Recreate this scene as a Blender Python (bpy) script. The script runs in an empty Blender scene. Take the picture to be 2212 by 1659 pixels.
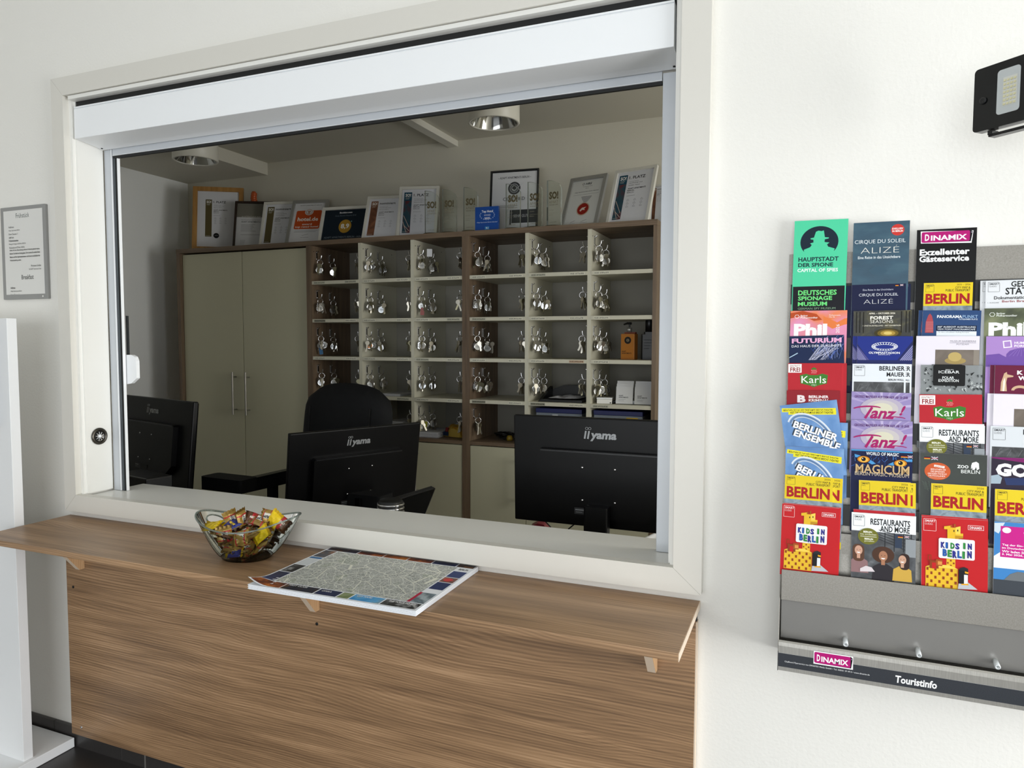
import bpy, bmesh, math, random
from mathutils import Vector, Matrix, Euler
R=math.radians; pi=math.pi
random.seed(7)
SC=bpy.context.scene; COL=SC.collection

# ---------------------------------------------------------------- camera, sky, daylight, exposure
FPX=1533.0
def make_camera():
    cd=bpy.data.cameras.new('camera'); cd.sensor_fit='HORIZONTAL'; cd.sensor_width=36.0
    cd.lens=36.0*FPX/2212.0; cd.clip_start=0.02; cd.clip_end=100
    co=bpy.data.objects.new('camera',cd); COL.objects.link(co)
    yaw,pit,rol=R(22.35),R(3.37),R(0.15)
    f=Vector((-math.sin(yaw)*math.cos(pit),math.cos(yaw)*math.cos(pit),-math.sin(pit)))
    r=Vector((math.cos(yaw),math.sin(yaw),0)); u=r.cross(f)
    r2=r*math.cos(rol)+u*math.sin(rol); u2=u*math.cos(rol)-r*math.sin(rol)
    m=Matrix((( r2.x,u2.x,-f.x,0.0),(r2.y,u2.y,-f.y,-1.5),(r2.z,u2.z,-f.z,1.28),(0,0,0,1)))
    co.matrix_world=m; SC.camera=co
make_camera()
w=bpy.data.worlds.new('sky'); SC.world=w; w.use_nodes=True
w.node_tree.nodes['Background'].inputs[0].default_value=(0.75,0.87,1.0,1)
w.node_tree.nodes['Background'].inputs[1].default_value=1.6
def area(name,loc,rot,sx,sy,power,col):
    l=bpy.data.lights.new(name,'AREA'); l.shape='RECTANGLE'; l.size=sx; l.size_y=sy; l.energy=power; l.color=col
    o=bpy.data.objects.new(name,l); COL.objects.link(o); o.location=loc; o.rotation_euler=rot
    return o
# daylight through the lobby's glazed front (right) and through the glass door wall behind the camera
area('daylight_right',(2.40,-1.05,0.80),(R(90),0,R(90)),1.7,1.5,80,(1.0,1.0,0.985))
area('daylight_back',(-0.3,-4.34,0.98),(R(90),0,R(0)),3.6,1.75,62,(1.0,0.995,0.97))
# added lamp, out of view on the right, to brighten the office
area('added_office_light',(2.30,0.70,1.40),(R(90),0,R(102)),1.0,1.1,40,(1.0,0.985,0.93))
SC.view_settings.view_transform='Standard'; SC.view_settings.look='None'
SC.view_settings.exposure=0.0; SC.view_settings.gamma=1.0; SC.view_settings.use_curve_mapping=False
try:
    SC.cycles.use_denoising=True; SC.cycles.max_bounces=10; SC.cycles.diffuse_bounces=6; SC.cycles.transparent_max_bounces=24
    SC.cycles.caustics_reflective=False; SC.cycles.caustics_refractive=False; SC.cycles.sample_clamp_indirect=6
except Exception: pass

# ---------------------------------------------------------------- materials
def lin(c): return c/12.92 if c<=0.04045 else ((c+0.055)/1.055)**2.4
def hexc(h):
    h=h.lstrip('#'); return tuple(lin(int(h[i:i+2],16)/255) for i in (0,2,4))+(1.0,)
MATS={}
def mat(name,col='#ffffff',rough=0.5,metal=0.0,spec=0.5,bump=None,coat=0.0,emit=0.0):
    if name in MATS: return MATS[name]
    m=bpy.data.materials.new(name); m.use_nodes=True; nt=m.node_tree; b=nt.nodes['Principled BSDF']
    c=hexc(col) if isinstance(col,str) else tuple(col)+(1.0,)
    b.inputs['Base Color'].default_value=c; b.inputs['Roughness'].default_value=rough
    b.inputs['Metallic'].default_value=metal; b.inputs['Specular IOR Level'].default_value=spec
    b.inputs['Coat Weight'].default_value=coat
    if emit: b.inputs['Emission Color'].default_value=c; b.inputs['Emission Strength'].default_value=emit
    tc=nt.nodes.new('ShaderNodeTexCoord'); nz=nt.nodes.new('ShaderNodeTexNoise')
    sc,st=bump if bump else (60.0,0.0)
    nz.inputs['Scale'].default_value=sc; nz.inputs['Detail'].default_value=4
    nt.links.new(tc.outputs['Object'],nz.inputs['Vector'])
    if st:
        bp=nt.nodes.new('ShaderNodeBump'); bp.inputs['Strength'].default_value=st; bp.inputs['Distance'].default_value=0.002
        nt.links.new(nz.outputs['Fac'],bp.inputs['Height']); nt.links.new(bp.outputs['Normal'],b.inputs['Normal'])
    else:
        mr=nt.nodes.new('ShaderNodeMapRange'); mr.inputs['To Min'].default_value=max(0.0,rough-0.012); mr.inputs['To Max'].default_value=min(1.0,rough+0.012)
        nt.links.new(nz.outputs['Fac'],mr.inputs['Value']); nt.links.new(mr.outputs['Result'],b.inputs['Roughness'])
    MATS[name]=m; return m
def P(h):   # a printing ink
    return mat('ink_'+h.lstrip('#').lower(),h,0.5,0,0.2)
def ramp_mat(name,cols,scale=(1,1,1),nscale=5,detail=5,dist=0.0,rough=0.45,metal=0,wave=None,bump=0.0,spec=0.5,pos=None):
    """noise (optionally pulled into bands) through a colour ramp"""
    if name in MATS: return MATS[name]
    m=bpy.data.materials.new(name); m.use_nodes=True; nt=m.node_tree; N=nt.nodes; L=nt.links; b=N['Principled BSDF']
    tc=N.new('ShaderNodeTexCoord'); mp=N.new('ShaderNodeMapping'); mp.inputs['Scale'].default_value=scale
    L.new(tc.outputs['Object'],mp.inputs['Vector'])
    nz=N.new('ShaderNodeTexNoise'); nz.inputs['Scale'].default_value=nscale; nz.inputs['Detail'].default_value=detail; nz.inputs['Distortion'].default_value=dist
    L.new(mp.outputs['Vector'],nz.inputs['Vector']); out=nz.outputs['Fac']
    rp=N.new('ShaderNodeValToRGB'); el=rp.color_ramp.elements
    n=len(cols); pos=pos or [0.3+0.4*i/(n-1) for i in range(n)]
    while len(el)<n: el.new(0.5)
    for e,c,p in zip(el,cols,pos): e.position=p; e.color=hexc(c)
    if wave:
        wv=N.new('ShaderNodeTexWave'); wv.wave_type='BANDS'; wv.bands_direction=wave[0]; wv.inputs['Scale'].default_value=wave[1]
        wv.inputs['Distortion'].default_value=wave[2]; wv.inputs['Detail'].default_value=3; wv.inputs['Detail Scale'].default_value=wave[3]
        L.new(mp.outputs['Vector'],wv.inputs['Vector'])
        mx=N.new('ShaderNodeMix'); mx.inputs['Factor'].default_value=wave[4]
        L.new(nz.outputs['Fac'],mx.inputs['A']); L.new(wv.outputs['Fac'],mx.inputs['B']); out=mx.outputs['Result']
    L.new(out,rp.inputs['Fac']); L.new(rp.outputs['Color'],b.inputs['Base Color'])
    b.inputs['Roughness'].default_value=rough; b.inputs['Metallic'].default_value=metal; b.inputs['Specular IOR Level'].default_value=spec
    if bump:
        bp=N.new('ShaderNodeBump'); bp.inputs['Strength'].default_value=bump; bp.inputs['Distance'].default_value=0.001
        L.new(out,bp.inputs['Height']); L.new(bp.outputs['Normal'],b.inputs['Normal'])
    MATS[name]=m; return m
def wood(name,cols,grain='X',k=1.0,rough=0.4):
    """long soft streaks plus fine pores and slow waves along one axis"""
    if name in MATS: return MATS[name]
    m=bpy.data.materials.new(name); m.use_nodes=True; nt=m.node_tree; N=nt.nodes; L=nt.links; b=N['Principled BSDF']
    tc=N.new('ShaderNodeTexCoord')
    def mapped(along,across):
        mp=N.new('ShaderNodeMapping'); i='XYZ'.index(grain); s=[across*k]*3; s[i]=along*k
        mp.inputs['Scale'].default_value=s; L.new(tc.outputs['Object'],mp.inputs['Vector']); return mp.outputs['Vector']
    def noise(vec,sc,det,dis):
        n=N.new('ShaderNodeTexNoise'); n.inputs['Scale'].default_value=sc; n.inputs['Detail'].default_value=det; n.inputs['Distortion'].default_value=dis
        L.new(vec,n.inputs['Vector']); return n.outputs['Fac']
    slow=noise(mapped(0.55,2.2),2.0,2,0.4)
    mul=N.new('ShaderNodeMath'); mul.operation='MULTIPLY'; mul.inputs[1].default_value=120.0; L.new(slow,mul.inputs[0])
    sx=N.new('ShaderNodeSeparateXYZ'); L.new(tc.outputs['Object'],sx.inputs[0]); ac=[sx.outputs[i] for i in range(3) if 'XYZ'[i]!=grain]
    ad=N.new('ShaderNodeMath'); L.new(ac[0],ad.inputs[0]); L.new(ac[1],ad.inputs[1])
    fr=N.new('ShaderNodeMath'); fr.operation='MULTIPLY_ADD'; fr.inputs[1].default_value=900.0*k; L.new(ad.outputs[0],fr.inputs[0]); L.new(mul.outputs[0],fr.inputs[2])
    sn=N.new('ShaderNodeMath'); sn.operation='SINE'; L.new(fr.outputs[0],sn.inputs[0])
    mr=N.new('ShaderNodeMapRange'); mr.inputs['From Min'].default_value=-1; L.new(sn.outputs[0],mr.inputs['Value'])
    fine=noise(mapped(1.6,90.0),3.0,3,0.1); mid=noise(mapped(0.6,8.0),3.0,4,0.4)
    def mix(a,c,f):
        x=N.new('ShaderNodeMix'); x.inputs['Factor'].default_value=f; L.new(a,x.inputs['A']); L.new(c,x.inputs['B']); return x.outputs['Result']
    v=mix(mix(mid,mr.outputs['Result'],0.15),fine,0.36)
    rp=N.new('ShaderNodeValToRGB'); el=rp.color_ramp.elements
    while len(el)<len(cols): el.new(0.5)
    for i,(e,c) in enumerate(zip(el,cols)): e.position=0.31+0.38*i/(len(cols)-1); e.color=hexc(c)
    L.new(v,rp.inputs['Fac']); L.new(rp.outputs['Color'],b.inputs['Base Color']); b.inputs['Roughness'].default_value=rough
    bp=N.new('ShaderNodeBump'); bp.inputs['Strength'].default_value=0.08; bp.inputs['Distance'].default_value=0.001
    L.new(fine,bp.inputs['Height']); L.new(bp.outputs['Normal'],b.inputs['Normal'])
    MATS[name]=m; return m
def thin_glass(name,tint,edge=0.1):
    m=bpy.data.materials.new(name); m.use_nodes=True; nt=m.node_tree; N=nt.nodes; L=nt.links
    N.remove(N['Principled BSDF']); out=N['Material Output']
    tr=N.new('ShaderNodeBsdfTransparent'); tr.inputs['Color'].default_value=hexc(tint)
    gl=N.new('ShaderNodeBsdfGlossy'); gl.inputs['Roughness'].default_value=0.02
    fr=N.new('ShaderNodeFresnel'); fr.inputs['IOR'].default_value=1.45
    mx=N.new('ShaderNodeMixShader'); L.new(fr.outputs[0],mx.inputs[0]); L.new(tr.outputs[0],mx.inputs[1]); L.new(gl.outputs[0],mx.inputs[2])
    L.new(mx.outputs[0],out.inputs['Surface']); MATS[name]=m; return m
def plaster(name,col):
    return mat(name,col,0.85,0,0.25,bump=(140.0,0.25))
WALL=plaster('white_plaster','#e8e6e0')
WALLO=plaster('office_plaster','#d2cfc3'); WALLOL=plaster('office_plaster_lifted','#f2f4f4')  # second is the same plaster, whitened so the left wall looks better lit
CEIL=plaster('ceiling_paint','#e8e8e5')
LACQ=mat('white_lacquer','#e9e8e3',0.3,0,0.5)
LACQC=mat('cool_white_lacquer','#f1f3f5',0.35,0,0.5)
CASE=mat('casing_paint','#d7d4cc',0.4,0,0.4)
ALU=mat('grey_aluminium','#c3c7cc',0.35,0.1,0.5)
BLACK=mat('black_rubber','#0a0b0c',0.6)
BPLAST=mat('black_plastic','#08090b',0.38,0,0.5)
BLEATH=mat('black_upholstery','#060709',0.75,0,0.3,bump=(220,0.3))
CHROME=mat('chrome','#d8d8da',0.12,1.0)
STEEL=ramp_mat('brushed_steel',['#a09d96','#aaa7a0','#b2afa8'],scale=(300,300,12.0),nscale=3,rough=0.34,metal=0.8)
STEELM=ramp_mat('satin_steel',['#86827a','#8f8b84','#98948c'],scale=(150,150,150),nscale=3,rough=0.42,metal=0.6)
WALNUT=wood('walnut_laminate',['#69503a','#84674b','#9f7e5d','#b89572'],'X')
OAK=wood('oak_laminate',['#55463a','#6a5847','#7b6854','#8b7863'],'Z',1.3,0.5)
OAKX=wood('oak_laminate_lengthwise',['#55463a','#6a5847','#7b6854','#8b7863'],'X',1.3,0.5)
PLY=wood('plywood',['#a98560','#c39c72','#d2ae86'],'Z',1.0,0.5)
PLYE=mat('pale_edge_band','#d9c6b0',0.5)
CREAM=mat('cream_laminate','#c4c1a8',0.5,0,0.4)
CREAMS=mat('cream_shelf_laminate','#d0cdbb',0.5,0,0.4)
BACKP=mat('grey_back_panel','#8d8a80',0.7)
PAPER=mat('white_paper','#eceef2',0.6)
TILE=None

# ---------------------------------------------------------------- mesh helper
class MB:
    def __init__(s): s.v=[]; s.f=[]; s.m=[]; s.sm=[]; s.mats=[]
    def mi(s,m):
        if m not in s.mats: s.mats.append(m)
        return s.mats.index(m)
    def add(s,vs,fs,m,smooth=False,M=None):
        o=len(s.v); k=s.mi(m)
        s.v+= [tuple(M@Vector(p)) if M else tuple(p) for p in vs]
        for f in fs: s.f.append(tuple(o+i for i in f)); s.m.append(k); s.sm.append(smooth)
        return s
    def box(s,x0,x1,y0,y1,z0,z1,m,M=None):
        vs=[(x,y,z) for z in (z0,z1) for y in (y0,y1) for x in (x0,x1)]
        return s.add(vs,[(0,2,3,1),(4,5,7,6),(0,1,5,4),(2,6,7,3),(0,4,6,2),(1,3,7,5)],m,False,M)
    def prism(s,poly,axis,a,b,m,M=None,smooth=False):
        """poly of 2-D points swept along an axis: 'X' (y,z), 'Y' (x,z), 'Z' (x,y)"""
        def P3(p,t): return (t,p[0],p[1]) if axis=='X' else ((p[0],t,p[1]) if axis=='Y' else (p[0],p[1],t))
        n=len(poly); vs=[P3(p,a) for p in poly]+[P3(p,b) for p in poly]
        fs=[tuple(range(n)),tuple(range(2*n-1,n-1,-1))]
        o=len(s.v); s.add(vs,fs,m,False,M)
        s.add(vs,[(i,i+n,(i+1)%n+n,(i+1)%n) for i in range(n)],m,smooth,M); return s
    def tube(s,pts,r,m,n=10,closed=False,M=None,cap=True):
        pts=[Vector(p) for p in pts]; k=len(pts); rr=r if isinstance(r,(list,tuple)) else [r]*k
        vs=[];ref=None
        for i,p in enumerate(pts):
            a=pts[(i-1)%k] if (closed or i>0) else p; c=pts[(i+1)%k] if (closed or i<k-1) else p
            t=(c-a).normalized()
            if ref is None: ref=t.orthogonal().normalized()
            ref=(ref-t*ref.dot(t)); ref=ref.normalized() if ref.length>1e-6 else t.orthogonal().normalized()
            q=t.cross(ref)
            for j in range(n):
                an=2*pi*j/n; vs.append(p+ref*(rr[i]*math.cos(an))+q*(rr[i]*math.sin(an)))
        fs=[]
        for i in range(k if closed else k-1):
            i2=(i+1)%k
            for j in range(n): fs.append((i*n+j,i*n+(j+1)%n,i2*n+(j+1)%n,i2*n+j))
        s.add(vs,fs,m,True,M)
        if cap and not closed: s.add(vs,[tuple(range(n-1,-1,-1)),tuple(range((k-1)*n,k*n))],m,False,M)
        return s
    def lathe(s,prof,m,n=32,M=None,smooth=True,cap=False):
        vs=[];fs=[]
        for r,z in prof:
            for j in range(n):
                a=2*pi*j/n; vs.append((r*math.cos(a),r*math.sin(a),z))
        for i in range(len(prof)-1):
            for j in range(n): fs.append((i*n+j,i*n+(j+1)%n,(i+1)*n+(j+1)%n,(i+1)*n+j))
        s.add(vs,fs,m,smooth,M)
        if cap: s.add(vs,[tuple(range(n-1,-1,-1)),tuple(range((len(prof)-1)*n,len(prof)*n))],m,False,M)
        return s
    def mesh(s,name):
        me=bpy.data.meshes.new(name); me.from_pydata(s.v,[],s.f)
        for m in s.mats: me.materials.append(m)
        me.polygons.foreach_set('material_index',s.m); me.polygons.foreach_set('use_smooth',s.sm); me.update(); return me
    def build(s,name,parent=None,bevel=0.0,loc=None,rot=None,seg=2):
        o=bpy.data.objects.new(name,s.mesh(name)); COL.objects.link(o)
        if parent: o.parent=parent
        if loc: o.location=loc
        if rot: o.rotation_euler=rot
        if bevel:
            b=o.modifiers.new('bevel','BEVEL'); b.width=bevel; b.segments=seg; b.limit_method='ANGLE'; b.angle_limit=R(40)
        return o
def thing(name,label,cat,loc=(0,0,0),rot=(0,0,0),group=None):
    o=bpy.data.objects.new(name,None); COL.objects.link(o); o.location=loc; o.rotation_euler=rot; o.empty_display_size=0.05
    return tag(o,label,cat,group)
def tag(o,label,cat,group=None,kind=None):
    o['label']=label; o['category']=cat
    if group: o['group']=group
    if kind: o['kind']=kind
    return o
def struct(o,label=None,cat=None):
    o['kind']='structure'
    if label: o['label']=label
    if cat: o['category']=cat
    return o
def rrect(x0,y0,x1,y1,r,n=5):
    r=max(1e-6,min(r,abs(x1-x0)/2-1e-6,abs(y1-y0)/2-1e-6)); pts=[]
    sx=1 if x1>x0 else -1; sy=1 if y1>y0 else -1
    for cx,cy,a0 in ((x1-sx*r,y1-sy*r,0),(x0+sx*r,y1-sy*r,90),(x0+sx*r,y0+sy*r,180),(x1-sx*r,y0+sy*r,270)):
        for i in range(n+1):
            a=R(a0+90*i/n); pts.append((cx+sx*r*math.cos(a),cy+sy*r*math.sin(a)))
    return pts
# ---------------------------------------------------------------- lettering
TXT={}
def glyphs(s,bold):
    k=(s,bold)
    if k in TXT: return TXT[k]
    cu=bpy.data.curves.new('t','FONT'); cu.body=s; cu.size=1.0; cu.resolution_u=2; cu.offset=bold
    ob=bpy.data.objects.new('t',cu); COL.objects.link(ob)
    bpy.context.view_layer.update()
    me=bpy.data.meshes.new_from_object(ob.evaluated_get(bpy.context.evaluated_depsgraph_get()))
    vs=[(v.co.x,v.co.y) for v in me.vertices]; fs=[tuple(p.vertices) for p in me.polygons]
    bpy.data.objects.remove(ob); bpy.data.curves.remove(cu); bpy.data.meshes.remove(me)
    if not vs: TXT[k]=([],[]); return TXT[k]
    x0=min(v[0] for v in vs);x1=max(v[0] for v in vs);y0=min(v[1] for v in vs);y1=max(v[1] for v in vs)
    vs=[((x-x0)/max(1e-6,x1-x0),(y-y0)/max(1e-6,y1-y0)) for x,y in vs]
    TXT[k]=(vs,fs); return TXT[k]
class Sheet:
    """a printed sheet, card or panel: a slab w x h x t facing -Y, origin at its top-left front corner;
       print is laid out in layout units (ox,oy,W = left, top, width) and lies on the slab in thin layers"""
    def __init__(s,w,h,t,base,lay=(0,0,1.0),side=None,eps=0.00005):
        s.w,s.h,s.t=w,h,t; s.mb=MB(); s.ox,s.oy,s.W=lay; s.n=0; s.eps=eps; s.clip=None
        bm=base if not isinstance(base,str) else P(base); sd=side or PAPER
        s.mb.add([(0,0,0),(w,0,0),(w,0,-h),(0,0,-h)],[(3,2,1,0)],bm)
        s.mb.add([(0,0,0),(w,0,0),(w,0,-h),(0,0,-h),(0,t,0),(w,t,0),(w,t,-h),(0,t,-h)],[(4,5,6,7),(0,1,5,4),(2,3,7,6),(1,2,6,5),(3,0,4,7)],sd)
    def m(s,p): return ((p[0]-s.ox)/s.W*s.w,(p[1]-s.oy)/s.W*s.w)
    def col(s,c): return P(c) if isinstance(c,str) else c
    def poly(s,pts,c,raw=False):
        s.n+=1; q=[s.m(p) for p in pts]
        q=[(min(max(x,0),s.w),min(max(y,0),s.h)) for x,y in q]
        s.mb.add([(x,-s.eps*s.n,-y) for x,y in q],[tuple(range(len(q)))],s.col(c)); return s
    def rect(s,x0,y0,x1,y1,c,r=0):
        return s.poly(rrect(x0,y0,x1,y1,r) if r else [(x0,y0),(x1,y0),(x1,y1),(x0,y1)],c)
    def ell(s,cx,cy,rx,ry,c,n=28,a0=0,a1=360):
        return s.poly([(cx+rx*math.cos(R(a0+(a1-a0)*i/n)),cy+ry*math.sin(R(a0+(a1-a0)*i/n))) for i in range(n+(a1-a0<360))],c)
    def line(s,p,q,wd,c):
        dx,dy=q[0]-p[0],q[1]-p[1]; l=math.hypot(dx,dy) or 1; nx,ny=-dy/l*wd/2,dx/l*wd/2
        return s.poly([(p[0]+nx,p[1]+ny),(q[0]+nx,q[1]+ny),(q[0]-nx,q[1]-ny),(p[0]-nx,p[1]-ny)],c)
    def ring(s,cx,cy,rx,ry,wd,c,n=28,a0=0,a1=360,rot=0):
        s.n+=1; vs=[]; ca,sa=math.cos(R(rot)),math.sin(R(rot))
        for i in range(n+1):
            a=R(a0+(a1-a0)*i/n)
            for k in (0,1):
                x=(rx-wd*k)*math.cos(a); y=(ry-wd*k)*math.sin(a); q=s.m((cx+x*ca-y*sa,cy+x*sa+y*ca))
                vs.append((min(max(q[0],0),s.w),-s.eps*s.n,-min(max(q[1],0),s.h)))
        s.mb.add(vs,[(2*i,2*i+2,2*i+3,2*i+1) for i in range(n)],s.col(c)); return s
    def frame(s,x0,y0,x1,y1,wd,c):
        for a in ((x0,y0,x1,y0+wd),(x0,y1-wd,x1,y1),(x0,y0+wd,x0+wd,y1-wd),(x1-wd,y0+wd,x1,y1-wd)): s.rect(*a,c)
        return s
    def text(s,t,x0,y0,x1,y1,c,bold=0.0,rot=0,shear=0.0,up=False):
        """lettering fitted to a box; rot in degrees clockwise about the box's left-bottom corner; up=True reads upwards"""
        vs,fs=glyphs(t,bold); s.n+=1; out=[]; cr,sr=math.cos(R(rot)),math.sin(R(rot)); w_,h_=x1-x0,y1-y0
        for a,b in vs:
            if up: x,y=x1-b*w_,y1-a*h_
            else:
                dx=a*w_+shear*b*h_; dy=-b*h_
                x,y=x0+dx*cr-dy*sr, y1+dx*sr+dy*cr
            q=s.m((x,y)); out.append((min(max(q[0],0),s.w),-s.eps*s.n,-min(max(q[1],0),s.h)))
        s.mb.add(out,fs,s.col(c)); return s
    def lines(s,x0,y0,x1,y1,n,c,wd=None,jit=0.25,seed=1):
        rr=random.Random(seed); st=(y1-y0)/n
        for i in range(n):
            y=y0+st*i; s.rect(x0,y,x1-(x1-x0)*jit*rr.random(),y+(wd or st*0.4),c)
        return s
    def build(s,name,parent=None,loc=None,rot=None): return s.mb.build(name,parent,0,loc,rot)
# ================================================================ the setting
ZC=2.75; LX0,LX1,LY0=-4.0,2.5,-4.5                     # lobby
OX0,OX1,OY1,OZ0,OZ1=-3.99,2.42,2.27,-0.14,2.45         # office behind the counter
WX0,WX1,WZ0,WZ1=-2.045,-0.242,0.775,2.004              # rough opening in the counter wall
def floor_tiles():
    if 'floor_tile' in MATS: return MATS['floor_tile']
    m=mat('floor_tile','#2b2a2a',0.35); nt=m.node_tree; N=nt.nodes; L=nt.links; b=N['Principled BSDF']
    tc=N.new('ShaderNodeTexCoord'); br=N.new('ShaderNodeTexBrick'); br.offset=0.0
    br.inputs['Scale'].default_value=1.0; br.inputs['Brick Width'].default_value=0.6; br.inputs['Row Height'].default_value=0.3
    br.inputs['Mortar Size'].default_value=0.003; br.inputs['Color1'].default_value=hexc('#2a2929'); br.inputs['Color2'].default_value=hexc('#322f2e'); br.inputs['Mortar'].default_value=hexc('#6b6864')
    L.new(tc.outputs['Object'],br.inputs['Vector']); L.new(br.outputs['Color'],b.inputs['Base Color']); return m
TILE=floor_tiles()
def wall_with_hole(name,axis,pos,thick,a0,a1,z0,z1,h0,h1,hz0,hz1,m):
    """slab standing at pos..pos+thick; the hole runs h0..h1 along the slab and hz0..hz1 up"""
    b=MB()
    def bx(p,q,r,s):
        if q-p<1e-4 or s-r<1e-4: return
        if axis=='Y': b.box(p,q,pos,pos+thick,r,s,m)
        else: b.box(pos,pos+thick,p,q,r,s,m)
    bx(a0,h0,z0,z1); bx(h1,a1,z0,z1); bx(h0,h1,z0,hz0); bx(h0,h1,hz1,z1)
    return struct(b.build(name))
wall_with_hole('wall_counter','Y',0.0,0.118,LX0,LX1,OZ0-0.1,ZC,WX0,WX1,WZ0,WZ1,WALL)
wall_with_hole('wall_right','X',LX1,0.15,LY0,0.0,0.0,ZC,-1.95,-0.15,0.08,2.4,WALL)
wall_with_hole('wall_behind','Y',LY0-0.15,0.15,LX0,LX1,0.0,ZC,-2.2,1.6,0.02,2.4,WALL)
struct(MB().box(LX0-0.15,LX0,LY0,0.118,0,ZC,WALL).build('wall_left'))
struct(MB().box(LX0,LX1,LY0,0.0,-0.1,0.0,TILE).build('floor'))
struct(MB().box(LX0,LX1,LY0,0.0,ZC,ZC+0.1,CEIL).build('ceiling'))
# lobby glazing frames
def glazing(name,axis,pos,h0,h1,z0,z1,n):
    b=MB(); t=0.05
    def bx(p,q,r,s):
        if axis=='X': b.box(pos,pos+0.06,p,q,r,s,ALU)
        else: b.box(p,q,pos,pos+0.06,r,s,ALU)
    bx(h0,h1,z0,z0+t); bx(h0,h1,z1-t,z1)
    for i in range(n+1):
        c=h0+(h1-h0-t)*i/n; bx(c,c+t,z0+t,z1-t)
    return struct(b.build(name))
glazing('window_2','X',LX1+0.04,-1.95,-0.15,0.08,2.4,2)
glazing('door_1','Y',LY0-0.1,-2.2,1.6,0.02,2.4,3)
# baseboard tiles of the counter wall
b=MB()
for i in range(22):
    x=LX0+0.3*i; b.box(x+0.0015,min(x+0.2985,LX1),-0.012,0.0,0.0,0.062,TILE)
b.box(LX0,LX1,-0.010,0.0,0.0,0.059,mat('tile_joint','#8b8782',0.8)); struct(b.build('baseboard_counter'))
# office shell
wall_with_hole('office_wall_right','X',OX1,0.15,0.118,OY1,OZ0,OZ1,0.2,1.25,0.82,1.98,WALLO); bpy.data.objects['office_wall_right'].name='wall_office_right'  # unseen wall; its window opening is made up to go with the added lamp
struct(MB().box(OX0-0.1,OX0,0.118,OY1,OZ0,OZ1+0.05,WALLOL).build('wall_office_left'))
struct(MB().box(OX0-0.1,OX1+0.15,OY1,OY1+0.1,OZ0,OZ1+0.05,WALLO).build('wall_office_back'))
struct(MB().box(OX0,OX1,0.118,OY1,OZ0-0.1,OZ0,mat('office_floor','#6e675e',0.5)).build('floor_office'))
struct(MB().box(OX0,OX1,0.118,OY1,OZ1,OZ1+0.1,WALLO).build('ceiling_office'))
struct(MB().box(OX0,-3.29,0.118,OY1,2.372,OZ1,WALLO).build('trim_1'))          # dropped soffit along the left office wall
struct(MB().box(-1.953,-1.893,0.118,OY1,2.415,OZ1,mat('cable_duct','#e3e1d8',0.45)).build('trim_2',bevel=0.002))  # slim duct on the office ceiling
glazing('added_window','X',OX1+0.05,0.2,1.25,0.82,1.98,2)  # made-up window frame, out of view, in front of the added office lamp

# ---------------------------------------------------------------- service window: casing, liner, sill, shutter
CX0,CX1,CZ0,CZ1=-2.094,-0.184,0.7595,2.057            # casing outline
IX0,IX1,IZ0,IZ1=-2.045,-0.242,0.811,2.004              # casing inner edge
RX0,RX1=-2.030,-0.257                                  # liner faces
win=bpy.data.objects.new('window_1',None); COL.objects.link(win); win.location=(-1.14,0,0.8); struct(win,'white framed service hatch in the wall above the wooden counter','window')
def part(mb,name,parent,bevel=0.0):
    """a part whose mesh is in world coordinates under a parent at parent.location (no rotation)"""
    o=mb.build(name,parent,bevel); o.location=(-parent.location[0],-parent.location[1],-parent.location[2]); return o
F=-0.025
def casing(poly,name):
    m=MB(); m.prism(poly,'Y',F,0.0,CASE); return part(m,name,win,0.0022)
g=0.0006
casing([(CX0,CZ0),(IX0,IZ0),(IX0,IZ1),(CX0,CZ1)],'casing_board')
casing([(CX1,CZ1),(IX1,IZ1),(IX1,IZ0),(CX1,CZ0)],'casing_board')
casing([(CX0+g,CZ1),(IX0+g,IZ1),(IX1-g,IZ1),(CX1-g,CZ1)],'casing_board')
casing([(CX1-g,CZ0),(IX1-g,IZ0),(IX0+g,IZ0),(CX0+g,CZ0)],'casing_board')
# liner of the reveal (left, right), with a small step behind the casing
m=MB(); m.box(IX0,RX0-0.005,-0.006,0.004,IZ0,IZ1,LACQ); m.box(IX0,RX0,0.004,0.09,IZ0,IZ1,LACQ); part(m,'reveal_liner',win)
m=MB(); m.box(RX1+0.005,IX1,-0.006,0.004,IZ0,IZ1,LACQ); m.box(RX1,IX1,0.004,0.118,IZ0,IZ1,LACQ); part(m,'reveal_liner',win)
m=MB(); m.box(RX0,RX1,-0.019,0.118,IZ1-0.012,IZ1-0.0015,LACQ); m.box(IX0,IX1,0.03,0.118,IZ1-0.001,IZ1,LACQ); part(m,'head_liner',win)
# sill
m=MB(); m.box(RX0-0.004,RX1+0.004,0.006,0.205,0.789,0.805,LACQ); part(m,'sill',win,0.002)
m=MB(); m.box(RX0,RX1,-0.004,0.006,0.775,0.787,LACQ); m.box(IX0,IX1,0.0,0.118,0.7755,0.789,LACQ); part(m,'sill_support',win)
# guide rails
m=MB(); m.box(RX0,-1.997,0.094,0.108,0.806,1.872,ALU); m.box(-1.9995,-1.9965,0.0925,0.094,0.806,1.872,LACQC); part(m,'guide_rail',win,0.001)
m=MB(); m.box(-1.9968,-1.981,0.098,0.107,0.806,1.856,BLACK); m.box(-1.993,-1.988,0.0965,0.098,0.806,1.85,mat('dark_grey_seal','#4b5256',0.5)); part(m,'rubber_seal',win)
m=MB(); m.box(-1.981,-1.978,0.0985,0.107,0.806,1.85,LACQC); part(m,'seal_lip',win)
m=MB(); m.box(-0.3005,RX1,0.094,0.117,0.806,1.868,ALU); part(m,'guide_rail',win,0.001)
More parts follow.
